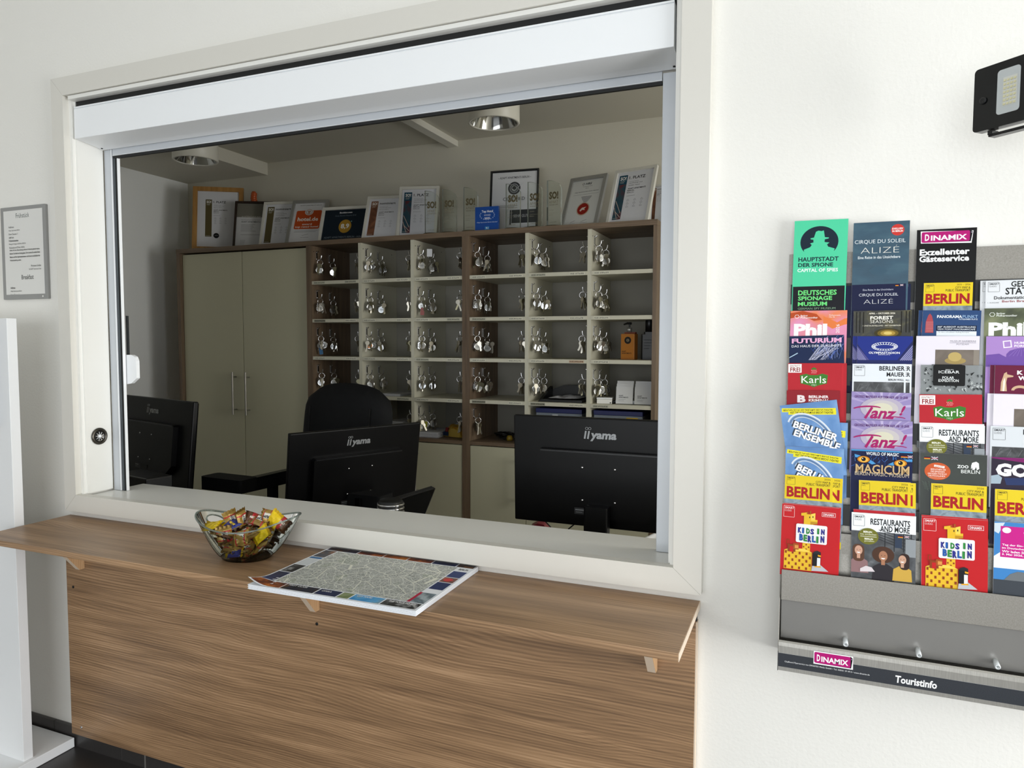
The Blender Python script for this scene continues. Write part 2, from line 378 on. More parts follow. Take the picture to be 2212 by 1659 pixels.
# roller shutter box in the head of the hatch
sh=bpy.data.objects.new('roller_shutter',None); COL.objects.link(sh); sh.location=(-1.14,0.05,1.9)
tag(sh,'cool white roller shutter box across the head of the service hatch','shutter')
S0,S1=RX0+0.004,RX1-0.004
prof=[(-0.004,1.968),(-0.004,1.882),(0.065,1.874),(0.088,1.870),(0.088,1.876),(0.117,1.876),(0.117,1.985),(0.02,1.985)]
m=MB(); m.prism(prof,'X',S0,S1,LACQC); part(m,'shutter_box',sh,0.0015)
m=MB(); m.box(S0,S1,-0.004,0.0,1.9705,1.9745,LACQC); part(m,'cover_strip',sh)
m=MB(); m.box(S0,S1,0.004,0.02,1.9725,1.992,BLACK); part(m,'shadow_gap',sh)  # black bar put in the gap in place of its shade
m=MB(); m.prism([(0.094,1.874),(0.094,1.852),(0.1,1.8515),(0.106,1.8515),(0.106,1.874)],'X',-1.994,-0.302,ALU); m.box(-1.994,-0.302,0.0928,0.094,1.852,1.8535,LACQC); part(m,'bottom_bar',sh,0.001)
m=MB(); m.box(-1.994,-0.302,0.096,0.104,1.8445,1.8514,BLACK); part(m,'bottom_seal',sh)
for x in (S0+0.012,S1-0.012):
    m=MB(); m.lathe([(0.0,0.0),(0.0028,0.0),(0.0028,0.003)],BLACK,12,Matrix.Translation((x,0.075,1.8705))); part(m,'screw',sh)
# latch plate hanging into the opening on the left
lt=thing('latch_plate','white eight-sided latch plate at the left edge of the service hatch opening','latch',(-1.9805,0.110,1.19))
oct_=[(0,-0.046),(0.020,-0.043),(0.044,-0.026),(0.044,0.028),(0.038,0.041),(0.024,0.047),(0,0.047)]
MB().prism(oct_,'Y',0,0.012,LACQC).build('plate',lt,0.003)
m=MB(); m.box(-0.0005,0.0025,0.004,0.012,0.047,0.17,mat('dark_steel','#3a3d40',0.4,0.8)); m.build('rod',lt)
# illuminated push button on the left reveal
bt=thing('key_switch','round chrome and black push button set in the left reveal of the hatch','switch',(RX0,0.046,0.984),(0,R(90),0))
MB().lathe([(0.0,0.001),(0.0245,0.001),(0.0265,0.003),(0.0255,0.006),(0.019,0.008),(0.0185,0.004),(0.0,0.004)],mat('gunmetal','#57534d',0.28,0.9),40).build('collar',bt)
MB().lathe([(0.0185,0.004),(0.0175,0.007),(0.016,0.007),(0.0155,0.004)],mat('dark_ring','#1c1b1a',0.4,0.6),40).build('inner_ring',bt)
m=MB(); m.lathe([(0.0155,0.0042),(0.012,0.0035),(0.005,0.0045),(0.0,0.0045)],CHROME,36)
for i in range(18):
    a=2*pi*i/18; m.tube([(0.006*math.cos(a),0.006*math.sin(a),0.0048),(0.014*math.cos(a+.12),0.014*math.sin(a+.12),0.0048)],0.0007,LACQC if i%2 else BLACK,6)
m.build('reflector',bt)
MB().lathe([(0.0052,0.0045),(0.0048,0.0068),(0.003,0.0082),(0.0,0.0085)],mat('clear_led','#f4f7fb',0.1,0,0.6),20).build('lens',bt)

# ================================================================ counter
ct=MB(); ct.box(-2.105,-0.189,-0.275,-0.0005,0.724,0.74,WALNUT); 
counter=ct.build('counter_shelf',bevel=0.0012); tag(counter,'walnut-coloured counter shelf projecting below the service hatch','counter')
e=MB(); e.box(-0.1892,-0.1882,-0.2745,-0.001,0.7245,0.7395,PLYE); e.build('edge_band',counter)
e=MB(); e.box(-0.1935,-0.1905,-0.030,-0.0255,0.706,0.7239,BLACK); e.build('fixing_plate',counter)
pn=MB(); pn.box(-2.105,-0.194,-0.021,-0.0005,0.046,0.7235,WALNUT); panel=pn.build('cladding_board',bevel=0.0008)
tag(panel,'large walnut-coloured panel fixed to the wall under the counter shelf','panel')
e=MB(); e.box(-0.194,-0.1915,-0.0205,-0.001,0.0465,0.7,PLYE); e.build('edge_band',panel)
for x,z in ((-2.075,0.52),(-2.06,0.075),(-1.155,0.547),(-0.236,0.09)):
    m=MB(); m.lathe([(0.0,0.0),(0.004,0.0),(0.0042,0.0012),(0.0,0.0012)],BLACK if z>0.5 else CHROME,14,Matrix.Translation((x,-0.021,z))@Matrix.Rotation(R(90),4,'X')); m.build('screw',panel)
for x,wh in ((-2.03,'under the left end of the counter shelf'),(-1.155,'under the counter shelf below the stacked city maps'),(-0.281,'under the right end of the counter shelf')):
    t=thing('shelf_bracket','small triangular plywood bracket '+wh,'bracket',(x,-0.0215,0.7235),(0,0,0),'plywood brackets under the counter')
    MB().prism([(0,0),(0,-0.138),(-0.016,-0.138),(-0.125,0)],'X',-0.009,0.009,PLY).build('gusset',t,0.0008)
    m=MB(); m.prism([(-0.016,-0.1382),(-0.0168,-0.1376),(-0.1256,0),(-0.125,0)],'X',-0.0085,0.0085,PLYE); m.build('edge_band',t)

# ================================================================ left: framed notice and display stand
nt_=thing('notice_frame','grey-framed breakfast notice on the wall left of the service hatch','notice',(-2.372,-0.004,1.700))
m=MB(); fw,fh=0.211,0.289
m.prism(rrect(0,-fh,fw,0,0.003),'Y',-0.004,0.0035,mat('grey_frame_plastic','#8f8f8d',0.45)); m.build('frame',nt_,0.001)
s=Sheet(0.182,0.262,0.0004,'#dcdbd7',(30,275,570))
s.text('Frühstück',215,305,410,350,'#3c4a46',0.0); s.text('Breakfast',268,905,445,950,'#2e302f',0.01)
def blk(y,lines):
    for i,(a,c,bold) in enumerate(lines): s.text(c,100,y+34*i,100+a,y+34*i+18,'#4a4a4a',0.015 if bold else 0)
blk(425,[(80,'Address',1),(165,'Adapt Apartments Berlin',0),(135,'Erkner Chaussee 11',0),(75,'12689 Berlin',0)])
blk(558,[(140,'Frühstückszeiten',1),(250,'Montag bis Freitag von 06:30 bis 10:00 Uhr',0),(230,'Wochenende von 07:30 bis 11:00 Uhr',0)])
for i,t in enumerate(('Sollten Sie Ihre Übernachtung inklusive Frühstück gebucht haben,','können Sie direkt ins Hotel gehen. Dort nennen Sie einfach Ihren','Namen und Ihre Apartmentnummer und können anschließend das')): s.text(t,105,650+34*i,550,672+34*i,'#333333',0.012)
s.text('Frühstücksbuffet genießen.',108,752,275,770,'#333333',0.012)
s.text('Mit besten Grüßen',415,812,560,830,'#4a4a4a'); s.text('Ihr ADAPT Apartments Team',385,846,560,864,'#4a4a4a')
blk(1020,[(70,'Address',1),(165,'Adapt Apartments Berlin',0),(130,'Erkner Chaussee 11',0),(70,'12689 Berlin',0)])
blk(1155,[(115,'Breakfast hours',1),(270,'Monday to Friday from 06:30 a.m. to 10:00 a.m.',0),(225,'Weekend from 07:30 a.m. to 11:00 a.m.',0)])
for i,t in enumerate(('If you have booked breakfast, you can go directly to the hotel.','Please provide your name and apartment number there, and you can','then enjoy the breakfast buffet.')): s.text(t,108,1250+32*i,(545,545,300)[i],1268+32*i,'#333333',0.012)
s.text('Kind regards',480,1340,560,1358,'#4a4a4a'); s.text('ADAPT Apartments Team',400,1374,560,1392,'#4a4a4a')
s.build('paper',nt_,(0.0145,-0.0042,-0.0115))
m=MB(); m.lathe([(0,0),(0.003,0),(0.003,0.0006)],LACQ,10,Matrix.Translation((0.188,-0.0046,-0.281))@Matrix.Rotation(R(90),4,'X')); m.build('maker_mark',nt_)
SW=mat('white_powder_coat','#e4e5e6',0.4)
st=thing('display_stand','tall white floor stand with a flat base left of the counter','stand',(-2.3,-0.3,0.0))
m=MB(); m.box(-0.4,0.2,-0.36,0.283,0.001,0.031,SW); m.build('base',st,0.0015)
m=MB(); m.box(-0.36,0.186,0.135,0.163,0.031,1.345,SW); m.build('panel',st,0.001)
fr=MB()
fr.box(-0.34,0.138,0.112,0.135,1.04,1.322,mat('silver_frame','#bfc3c6',0.3,0.5)); fr.build('frame',st,0.001)
m=MB(); m.box(-0.33,0.118,0.1115,0.112,1.06,1.302,mat('grey_film','#9b9c9b',0.4)); m.build('insert',st)
# ================================================================ brochure rack on the right
def rowy(r): return 1.485-0.0072*r-1.5            # front plane of row r (rack leans out towards its foot)
LEAN=R(3.0)
rack=thing('brochure_rack','wall-mounted satin steel brochure rack filled with leaflets','rack',(-0.031,-0.003,0.66))
def rp_(mb,name,bevel=0.0): return part(mb,name,rack,bevel)
RKX0,RKX1=-0.031,0.62
m=MB(); m.prism([(-0.004,1.452),(-0.0005,1.452),(-0.0005,0.664),(-0.055,0.664),(-0.075,0.80),(-0.072,0.83),(-0.0125,1.30)],'X',RKX0,RKX1,STEELM); rp_(m,'back_panel')
DK=mat('rack_black_plastic','#191a1b',0.5)
for r in range(10):
    y=rowy(r); zt=1.5138-0.0515*r-(0.0 if r else 0.072)
    m=MB()
    zt2=1.405-0.0515*r
    y0=y+0.0035
    m.box(RKX0+0.004,RKX1,y0,y0+0.0016,zt2-0.05,zt2-0.012,DK if r<9 else STEELM); rp_(m,'pocket_ledge')
m=MB(); m.box(RKX0+0.002,RKX1,-0.0935,-0.0915,0.797,0.855,STEELM); rp_(m,'front_lip',0.0006)
MIRR=mat('polished_steel','#a3a19d',0.25,0.55)
m=MB(); m.prism([(-0.0895,0.80),(-0.088,0.80),(-0.0785,0.720),(-0.080,0.720)],'X',RKX0+0.003,RKX1,MIRR); rp_(m,'polished_trough')
m=MB(); m.prism([(-0.0955,0.716),(-0.1,0.722),(-0.1025,0.719),(-0.1030,0.712),(-0.1030,0.665),(-0.1005,0.664),(-0.06,0.664),(-0.06,0.668),(-0.0955,0.668)],'X',RKX0,RKX1,STEEL); rp_(m,'front_strip')
m=MB(); m.box(RKX0-0.001,RKX0,-0.1032,-0.004,0.664,0.70,BLACK); m.prism([(-0.10,0.70),(-0.004,0.70),(-0.004,0.99),(-0.092,0.80),(-0.1,0.72)],'X',RKX0-0.001,RKX0+0.0005,STEELM); rp_(m,'end_cap')
for x in (0.083,0.200,0.317,0.434):
    m=MB(); m.lathe([(0.0022,0),(0.0045,0),(0.0045,0.02),(0.0022,0.02),(0.0022,0.0)],mat('clear_peg','#cfd3d4',0.25,0.2),14,Matrix.Translation((x,-0.081,0.735))@Matrix.Rotation(R(100),4,'X')); rp_(m,'peg')
def badge(s,x0,y0,x1,y1,bg='#b0126f'):
    W_=x1-x0;H_=y1-y0
    s.poly([(x0,y0),(x1,y0+H_*.10),(x1-W_*.03,y1+H_*.02),(x0+W_*.01,y1-H_*.08)],'#f4f2f4')
    s.poly([(x1-W_*.06,y0+H_*.05),(x1-W_*.01,y0+H_*.16),(x1-W_*.045,y1-H_*.1),(x0+W_*.05,y1-H_*.12)],'#121014')
    s.poly(rrect(x0+W_*.02,y0+H_*.07,x1-W_*.065,y1-H_*.13,H_*.1),bg)
    s.text('D',x0+W_*.085,y0+H_*.24,x0+W_*.17,y1-H_*.26,'#f7f5f7',0.03); s.text('INAMIX',x0+W_*.2,y0+H_*.34,x1-W_*.12,y1-H_*.26,'#f7f5f7',0.03)
    s.ell(x1-W_*.03,y0+H_*.22,H_*.055,H_*.055,'#8b8490',10)
s=Sheet(RKX1-RKX0-0.0006,0.026,0.0004,ramp_mat('carbon_print',['#191d24','#22262d','#2a2e36'],scale=(400,400,400),nscale=2),(118,620,3870))
s.eps=0.00003
s.text('CityBoard Flyerservice von DINAMIX Media GmbH • Tel. 030/61 39 49 0 • www.dinamix.de',185,700,1035,722,'#e8e8e8',0.0)
s.text('Touristinfo',1275,665,1660,745,'#eeeeee',0.03,shear=0.05)
s.build('name_strip',rack,(RKX0+0.0003+0.031,-0.1034+0.003,0.6985-0.66))
s=Sheet(0.066,0.0245,0.0006,'#f3f1f3',(485,610,380),side=P('#f3f1f3'))
badge(s,485,610,865,755); s.build('logo_badge',rack,(0.061,-0.1045+0.003,0.713-0.66))

# ---------------------------------------------------------------- leaflet covers
PH={}
def photo(n,cols,sc=40,det=6,dist=0.6,scale=(1,1,1)): return ramp_mat('print_'+n,cols,scale=scale,nscale=sc,detail=det,dist=dist,rough=0.42)
def icon(s,x0,y0,x1,y1,c,word='GUIDES'):
    t=(x1-x0)*.028; W_=x1-x0; H_=y1-y0
    s.rect(x0,y0+H_*.02,x0+t,y1,c); s.rect(x0,y1-t,x1-t,y1,c); s.rect(x1-t,y0+H_*.12,x1,y1-t,c); s.rect(x0,y0,x1-W_*.12,y0+t,c); s.line((x1-W_*.12,y0+t/2),(x1-t/2,y0+H_*.12),t,c)
    s.text('SMART',x0+W_*.1,y0+H_*.09,x1-W_*.06,y0+H_*.27,c,0.02); s.text(word,x0+W_*.1,y0+H_*.34,x0+W_*(.72 if word=='GUIDES' else .5),y0+H_*.5,c,-0.012)
def flag_de(s,x,y,w_,h_):
    for i,c in enumerate(('#1a1a1a','#b01c22','#d9a92c')): s.rect(x,y+h_*i/3,x+w_,y+h_*(i+1)/3,c)
def flag_uk(s,x,y,w_,h_):
    s.rect(x,y,x+w_,y+h_,'#2a3566'); s.line((x,y),(x+w_,y+h_),h_*.2,'#dddddd'); s.line((x,y+h_),(x+w_,y),h_*.2,'#dddddd'); s.rect(x+w_*.42,y,x+w_*.58,y+h_,'#c8c8cc'); s.rect(x,y+h_*.4,x+w_,y+h_*.6,'#b03038')
def c_green(s):
    s.ell(450,318,165,148,'#0f2130',40); G='#4ecb9c'
    s.poly([(418,222),(440,212),(466,218),(486,212),(497,276),(533,280),(530,290),(497,296),(496,322),(538,328),(518,345),(528,366),(585,385),(578,412),(620,425),(620,470),(280,470),(280,425),(320,412),(318,388),(372,366),(386,345),(370,330),(400,322),(398,296),(375,292),(373,282),(403,276)],G)
    s.text('HAUPTSTADT',273,460,622,502,'#12303a',0.03); s.text('DER SPIONE',273,515,577,553,'#12303a',0.03); s.text('CAPITAL OF SPIES',268,568,620,600,'#eef8f4',0.02)
def c_deutsch(s):
    for t,x,y,h in (('DEUTSCHES',593,716,48),('SPIONAGE',555,773,40),('MUSEUM',513,826,40)): s.text(t,259,y,x,y+h,'#6edb7c',0.03)
    s.text('GERMAN SPY MUSEUM',259,880,585,900,'#7f9f82')
def c_phil(s,a='#f4efec'):
    s.ring(250,943,22,20,4,a,6); s.text('Berliner',282,927,345,942,a,0.01); s.text('Philharmoniker',282,945,432,962,a,0.01)
    s.text('Philharmonie',530,927,625,939,a); s.text('Mai 26',530,944,578,955,a)
    s.text('Phil',225,1012,515,1128,a,0.05); s.text('2026',590,1018,620,1100,a,0.0,up=True)
def c_phil1(s):
    s.poly([(192,910),(300,890),(420,920),(470,975),(400,985),(300,935),(192,960)],'#b4481c'); s.poly([(480,940),(600,1000),(668,960),(668,1020),(560,1060),(480,1010)],'#e07a3e'); c_phil(s)
def c_phil2(s): c_phil(s,'#e9ece6')
def c_futur(s):
    rr=random.Random(3)
    for i in range(60):
        x=rr.uniform(380,655); y=rr.uniform(1170,1335); a=rr.uniform(-2.2,-0.6); l=rr.uniform(40,130)
        s.line((x,y),(x+l*math.cos(a),y+l*math.sin(a)),rr.uniform(1.5,3.5),rr.choice(['#4a64b4','#7f93cf','#2c449a','#a9b4dc']))
    for i in range(22): s.line((350+10*i*rr.random(),1335),(430+9*i,1190+40*rr.random()),2,'#c9cbe2')
    s.line((180,1310),(255,1268),9,'#a9c3d8'); s.text('FUTURIUM',203,1130,633,1176,'#e3a9cf',0.04); s.text('DAS HAUS DER ZUKÜNFTE',202,1187,632,1214,'#e8e8f0',0.0)
def c_karls(s,dx=0,dy=0):
    s.rect(173,1348,290,1430,'#f1efec'); s.text('EINTRITT',188,1358,278,1376,'#8e1c26'); s.text('FREI',190,1381,278,1422,'#8e1c26',0.02)
    s.poly([(275,1455),(330,1440),(365,1452),(430,1452),(470,1438),(518,1452),(510,1530),(440,1548),(397,1566),(355,1548),(283,1532)],'#3c7a2a')
    s.poly([(397,1452),(368,1425),(366,1400),(382,1392),(415,1392),(430,1400),(428,1425)],'#c0222a'); s.poly([(372,1395),(397,1378),(424,1395),(410,1404),(397,1396),(384,1404)],'#3c7a2a')
    for i in range(12): s.ell(378+12*(i%4)+(6 if (i//4)%2 else 0),1408+12*(i//4),2.6,3.2,'#f0d8d8',8)
    s.text('Karls',290,1462,503,1528,'#f4f2ec',0.0); s.text('1921',377,1538,417,1553,'#e6e6d6')
def c_krimi(s):
    s.text('B',252,1620,325,1690,'#e6dcdc',0.05); s.text('BERLINER',352,1622,523,1648,'#f0e8e8',0.03); s.text('KRIMINAL',352,1656,530,1682,'#f0e8e8',0.03); s.text('THEATER',352,1690,500,1714,'#f0e8e8',0.03)
def c_be(s):
    A=lambda u,v:(u*100,v*100)
    for k,(u,v) in enumerate(((.03,.055),(.14,.115))):
        x0,y0=A(u,v); L_=97-x0; c5,s5=math.cos(R(6)),math.sin(R(6))
        q=lambda a,b:(x0+a*c5-b*s5,y0+a*s5+b*c5)
        s.poly([q(0,0),q(L_,0),q(L_,7.4),q(0,7.4)],'#e6dc2a')
        s.text(('BESUCHEN SIE DAS WELTBERÜHMTE BRECHT-THEATER!','VISIT THE WORLD-FAMOUS BRECHT-THEATRE!')[k],q(3,5.6)[0],q(3,5.6)[1]-4.2,q(3,5.6)[0]+L_-8,q(3,5.6)[1],'#1a1c20',0.02,rot=6)
    s.ring(48,62,50,33,3,'#d7dde4',40,160,420,rot=52); s.ring(48,62,45,28.5,1.2,'#5d6c80',40,160,420,rot=52); s.ring(48,62,42,26,1.6,'#c2cad4',40,160,420,rot=52)
    for i,(t,x,y,w_) in enumerate((('BERLINER',18,38,80),('ENSEMBLE',17,54,83))):
        for d in range(4): s.text(t,x-2+.6*d,y-10+.7*d,x-2+.6*d+w_,y+3+.7*d,'#2c3644' if d<3 else '#f2f4f6',0.035,rot=25)
def c_yel(s,yr='2026'):
    icon(s,1362,663,1437,740,'#2a2a20','MAPS')
    s.text(yr,1632 if len(yr)>5 else 1694,661,1748,677,'#6b5a18'); s.text('CITY MAP &',1620,688,1748,708,'#2e2a14',0.0); s.text('PUBLIC TRANSPORT',1538,713,1748,737,'#2e2a14',0.0)
    s.text('BERLIN',1364,757,1745,860,'#a4161e',0.035)
    s.rect(1345,880,1770,1250,photo('map_cover',['#5d6f7e','#8796a0','#3b4a58'],50))
def c_yel0(s): c_yel(s,'2025 – 2026')
def brick(s,x,y,w_,h_,n,m_,a,b,seed):
    rr=random.Random(seed); s.rect(x,y,x+w_,y+h_,a)
    for i in range(n):
        for j in range(m_):
            if (i+j)%2==0: s.rect(x+w_*(i+.2)/n,y+h_*(j+.15)/m_,x+w_*(i+.75)/n,y+h_*(j+.85)/m_,b)
def c_kids(s):   # layout units of the second crop, 120..615 wide, top 1165
    icon(s,135,1180,232,1287,'#f0d8d8'); s.frame(468,1214,584,1254,3,'#f0dcdc'); s.text('DINAMIX',480,1224,572,1245,'#f2e4e4',0.02)
    Y='#e3b62c'; D='#b98a1e'; B='#8e3a18'
    brick(s,310,1500,66,150,3,7,Y,B,1); brick(s,152,1600,243,175,8,5,Y,B,2); s.poly([(152,1600),(200,1578),(330,1572),(395,1600)],'#efcd55')
    s.rect(315,1262,398,1340,Y); s.poly([(372,1290),(432,1296),(432,1330),(372,1340)],D); s.rect(372,1290,432,1312,Y); s.poly([(290,1238),(338,1228),(338,1262),(290,1262)],Y)
    s.rect(338,1222,352,1250,'#a4501e'); s.rect(362,1212,377,1246,'#a4501e'); s.rect(330,1244,412,1290,Y); s.poly([(376,1240),(412,1228),(412,1300),(376,1300)],'#efcd55')
    s.rect(360,1264,368,1280,'#1a1410'); s.rect(388,1258,396,1274,'#1a1410')
    s.rect(250,1340,518,1515,'#eceaea',14)
    rr=random.Random(5); cols=['#1f58a8','#d8a81e','#2f8a3e','#7a1d2c','#2d2f8c','#a6281e']
    for wd,x0,x1,y0,y1 in (('KIDS',265,410,1372,1424),('IN',432,500,1366,1418),('BERLIN',280,500,1438,1500)):
        n=len(wd); st=(x1-x0)/n
        for i,ch in enumerate(wd):
            o=rr.uniform(-5,5); wch=st*(.45 if ch=='I' else .82); s.text(ch,x0+st*i+3,y0+o+2,x0+st*i+3+wch,y1+o+2,'#2a2228',0.05); s.text(ch,x0+st*i,y0+o,x0+st*i+wch,y1+o,cols[(i*2+len(wd))%6],0.05)
    s.rect(182,1540,250,1610,'#8a3a16'); s.rect(200,1560,230,1612,'#c01a1e'); s.rect(230,1528,278,1585,'#a4501e'); s.rect(244,1545,276,1575,'#d8934a'); s.frame(168,1495,194,1545,5,'#8a3a16')
    s.poly([(400,1720),(470,1705),(540,1760),(395,1770)],'#b9bcc2')
    s.rect(400,1600,470,1722,'#15161a'); s.poly([(408,1590),(440,1576),(470,1588),(470,1605),(408,1605)],'#24262c'); s.rect(440,1642,468,1722,'#e4e6ea'); s.poly([(446,1612),(474,1618),(470,1632),(446,1628)],'#e0a01e'); s.poly([(420,1722),(470,1716),(476,1730),(420,1732)],'#e0a01e')
def c_cirque(s):
    s.ell(1123,215,57,55,'#c8362e',30); s.text('EXKLUSIV',1075,194,1170,212,'#f4e8e6',0.03); s.text('IN BERLIN',1077,218,1168,236,'#f4e8e6',0.03)
    s.text('CIRQUE DU SOLEIL',752,300,1193,343,'#e9eef0',-0.005); s.text('ALIZÉ',808,360,1140,432,'#e4e2da',-0.022); s.text('Eine Reise in das Unsichtbare',785,459,1152,486,'#dfe6e8',0.01)
    s.poly([(880,600),(940,560),(1000,570),(1050,610),(990,650),(920,640)],'#3b5566')
def c_cirque2(s):
    flag_de(s,1100,672,27,16); flag_uk(s,1140,672,27,16)
    s.text('Eine Reise in das Unsichtbare',820,709,1083,726,'#c9cddd'); s.text('CIRQUE DU SOLEIL',785,753,1125,784,'#dfe2ea',-0.005); s.text('ALIZÉ',828,800,1082,853,'#d2d2d6',-0.022)
def c_forest(s):
    s.text('APRIL – OKTOBER 2026',873,909,1100,925,'#ece6d4',0.015); s.text('FOREST',885,943,1083,977,'#f2eee2',0.03); s.text('SEASONS',885,981,1083,1011,'#f2eee2',-0.01); s.text('KUNSTAUSSTELLUNG · ART EXHIBITION',820,1030,1150,1042,'#e2dcc8',0.01)
    for i,c in enumerate(('#3c3416','#6d5a1e','#a88a3a','#d6bd6c')): s.ell(1040,1110,120-28*i,48-11*i,c,20)
    for x in (760,790,822,1150,1190,1218): s.rect(x,900,x+9,1105,'#161309')
def c_olymp(s):
    s.poly([(770,1108),(1250,1108),(1250,1150),(1120,1340),(880,1340),(770,1180)],'#1b2c80'); s.poly([(770,1200),(880,1340),(770,1340)],'#4b4a86'); s.poly([(1250,1190),(1140,1340),(1250,1340)],'#5a5a92')
    for i in range(6): s.line((1150+16*i,1340),(1250,1200+24*i),3,'#c9c9e0'); s.line((770,1220+18*i),(850-12*i,1340),3,'#b6b6d6')
    s.ring(1010,1207,114,42,3,'#eef0f8',36); s.ring(1010,1211,84,24,3,'#eef0f8',36)
    for i in range(26):
        a=2*pi*i/26; s.line((1010+84*math.cos(a),1211+24*math.sin(a)),(1010+114*math.cos(a),1207+42*math.sin(a)),5,'#eef0f8')
    s.text('OLYMPIASTADION',873,1258,1142,1279,'#f2f2f8',0.02); s.text('BERLIN',957,1281,1057,1291,'#d8d8ea')
def c_mauer(s):
    icon(s,745,1360,838,1462,'#34363a'); s.text('BERLINER',963,1366,1180,1410,'#17181b',0.02); s.text('MAUER',1027,1425,1178,1467,'#17181b',0.02); s.text('BERLIN WALL',1042,1488,1175,1507,'#2a2b2e',0.02)
    s.rect(742,1520,1175,1700,photo('wall_photo',['#141516','#2a2c2e','#47494b','#6f7173'],60))
    for x in (770,850,930,1080): s.line((x,1600),(x+30,1540),3,'#6a6c6e')
def c_tanz(s):
    for i in range(16):
        a=R(190+11*i); s.poly([(990,330),(990+420*math.cos(a),330+420*math.sin(a)),(990+420*math.cos(a+.06),330+420*math.sin(a+.06))],'#b9add0' if i%2 else '#a99bc4')
    for i,c in enumerate(('#b3a9bc','#c3bcbc','#d2ceb8')): s.ell(990,340,190-50*i,110-28*i,c,24)
    s.text('GROSSES MAIFEUER AUF DEM HOF AB 18 UHR',748,216,1210,241,'#5a2a6e',0.015)
    M_='#a01560'; s.ring(860,345,125,30,16,M_,20,190,350,rot=-4); s.line((905,330),(845,440),22,M_)
    s.text('anz',880,360,1090,440,M_,0.03,shear=0.35); s.text('!',1135,305,1160,400,M_,0.04,shear=0.4); s.ring(1100,440,110,30,9,M_,20,200,330)
def c_magic(s):
    s.rect(717,690,1248,704,'#3d8fc4'); rr=random.Random(9)
    for i in range(70):
        x=rr.uniform(740,1240); y=rr.uniform(740,850); s.line((x,y),(x+rr.uniform(-30,30),y+rr.uniform(10,40)),4,rr.choice(['#1d3f86','#2b5aa6','#132a62','#3f78bd']))
    s.poly([(745,735),(860,765),(935,820),(900,830),(800,775),(750,765)],'#4a94cf'); s.poly([(1245,760),(1120,775),(1040,820),(1075,832),(1160,790),(1245,785)],'#4a94cf')
    for x,y in ((826,784),(1146,804)):
        s.ell(x,y,60,37,'#0b0d18',28); s.ell(x,y,54,32,'#c97a1c',28); s.ell(x,y+2,40,26,'#e9b548',24); s.ell(x,y-2,20,20,'#0c0a10',20); s.ell(x-8,y-8,5,5,'#fdf6e8',10)
    s.text('WORLD OF MAGIC',848,708,1130,740,'#eef0f4',0.015); flag_de(s,1148,728,56,20); flag_uk(s,1205,726,42,24)
    s.text('MAGICUM',757,830,1222,918,'#c8a878',0.015); s.text('BERLIN MAGIC MUSEUM',752,905,1218,940,'#c6b8a4',0.0)
def person(s,x,y,r,skin,hair,shirt,kind):
    s.poly([(x-r*2.1,y+r*5.2),(x-r*1.9,y+r*2.4),(x-r*.7,y+r*1.6),(x+r*.7,y+r*1.6),(x+r*1.9,y+r*2.4),(x+r*2.1,y+r*5.2)],shirt)
    if kind=='long': s.poly(rrect(x-r*1.25,y-r*1.4,x+r*1.2,y+r*2.6,r*1.0),hair)
    elif kind=='afro': s.ell(x,y-r*.25,r*2.1,r*1.75,hair,26)
    else: s.poly(rrect(x-r*.6,y-r*1.5,x+r*1.5,y+r*2.4,r*.9),hair)
    s.rect(x-r*.35,y+r*.8,x+r*.35,y+r*1.9,skin); s.ell(x,y,r*.82,r*1.08,skin,22)
    s.poly([(x-r*.42,y+r*.42),(x+r*.42,y+r*.42),(x+r*.2,y+r*.68),(x-r*.2,y+r*.68)],'#f2ece8')
    for d in (-.32,.32): s.ell(x+r*d,y-r*.12,r*.1,r*.07,'#2a1c18',8)
def c_rest(s):   # layout: left 720, width 557, top 1245
    icon(s,735,1265,837,1375,'#2c2d30'); s.text('RESTAURANTS',887,1292,1228,1354,'#1b1c1f',0.02); s.text('AND MORE',972,1357,1225,1414,'#1b1c1f',0.02)
    s.rect(720,1421,1277,2100,photo('cafe_photo',['#1e2023','#34373b','#4d5054','#7a7d80'],30))
    for i in range(5): s.line((960,1400+22*i),(1270,1470+34*i),6,'#26282c')
    for x in (1010,1090,1170,1235): s.rect(x,1420,x+8,1600,'#26282c')
    s.rect(1100,1430,1160,1560,'#2e3a4e'); s.rect(1190,1470,1277,1640,'#8f9498')
    flag_de(s,1125,1440,42,20); flag_uk(s,1180,1436,40,22)
    person(s,785,1612,42,'#c79a84','#5a3c2c','#8e6d6e','long'); person(s,1000,1650,46,'#a9775a','#4a3023','#2b272c','afro'); person(s,1165,1670,40,'#c59a82','#35231f','#c9a246','side')
    s.poly([(800,1790),(850,1760),(900,1770),(930,1810),(800,1820)],'#d9cfd2')
    s.ell(868,1470,90,80,'#6f6f26',34); s.text('BERLIN',825,1418,900,1436,'#f0f0e2',0.03); s.text('neu entdecken',798,1440,938,1458,'#e6e6cc'); s.rect(798,1470,942,1474,'#f0f0e2'); s.text('BERLIN',836,1486,910,1504,'#f0f0e2',0.03); s.text('genießen',834,1508,920,1526,'#e6e6cc')
def c_dinamix(s):
    badge(s,1318,206,1775,338); s.text('Exzellenter',1315,388,1748,452,'#eef0f0',0.035); s.text('Gästeservice',1312,456,1745,518,'#eef0f0',0.035)
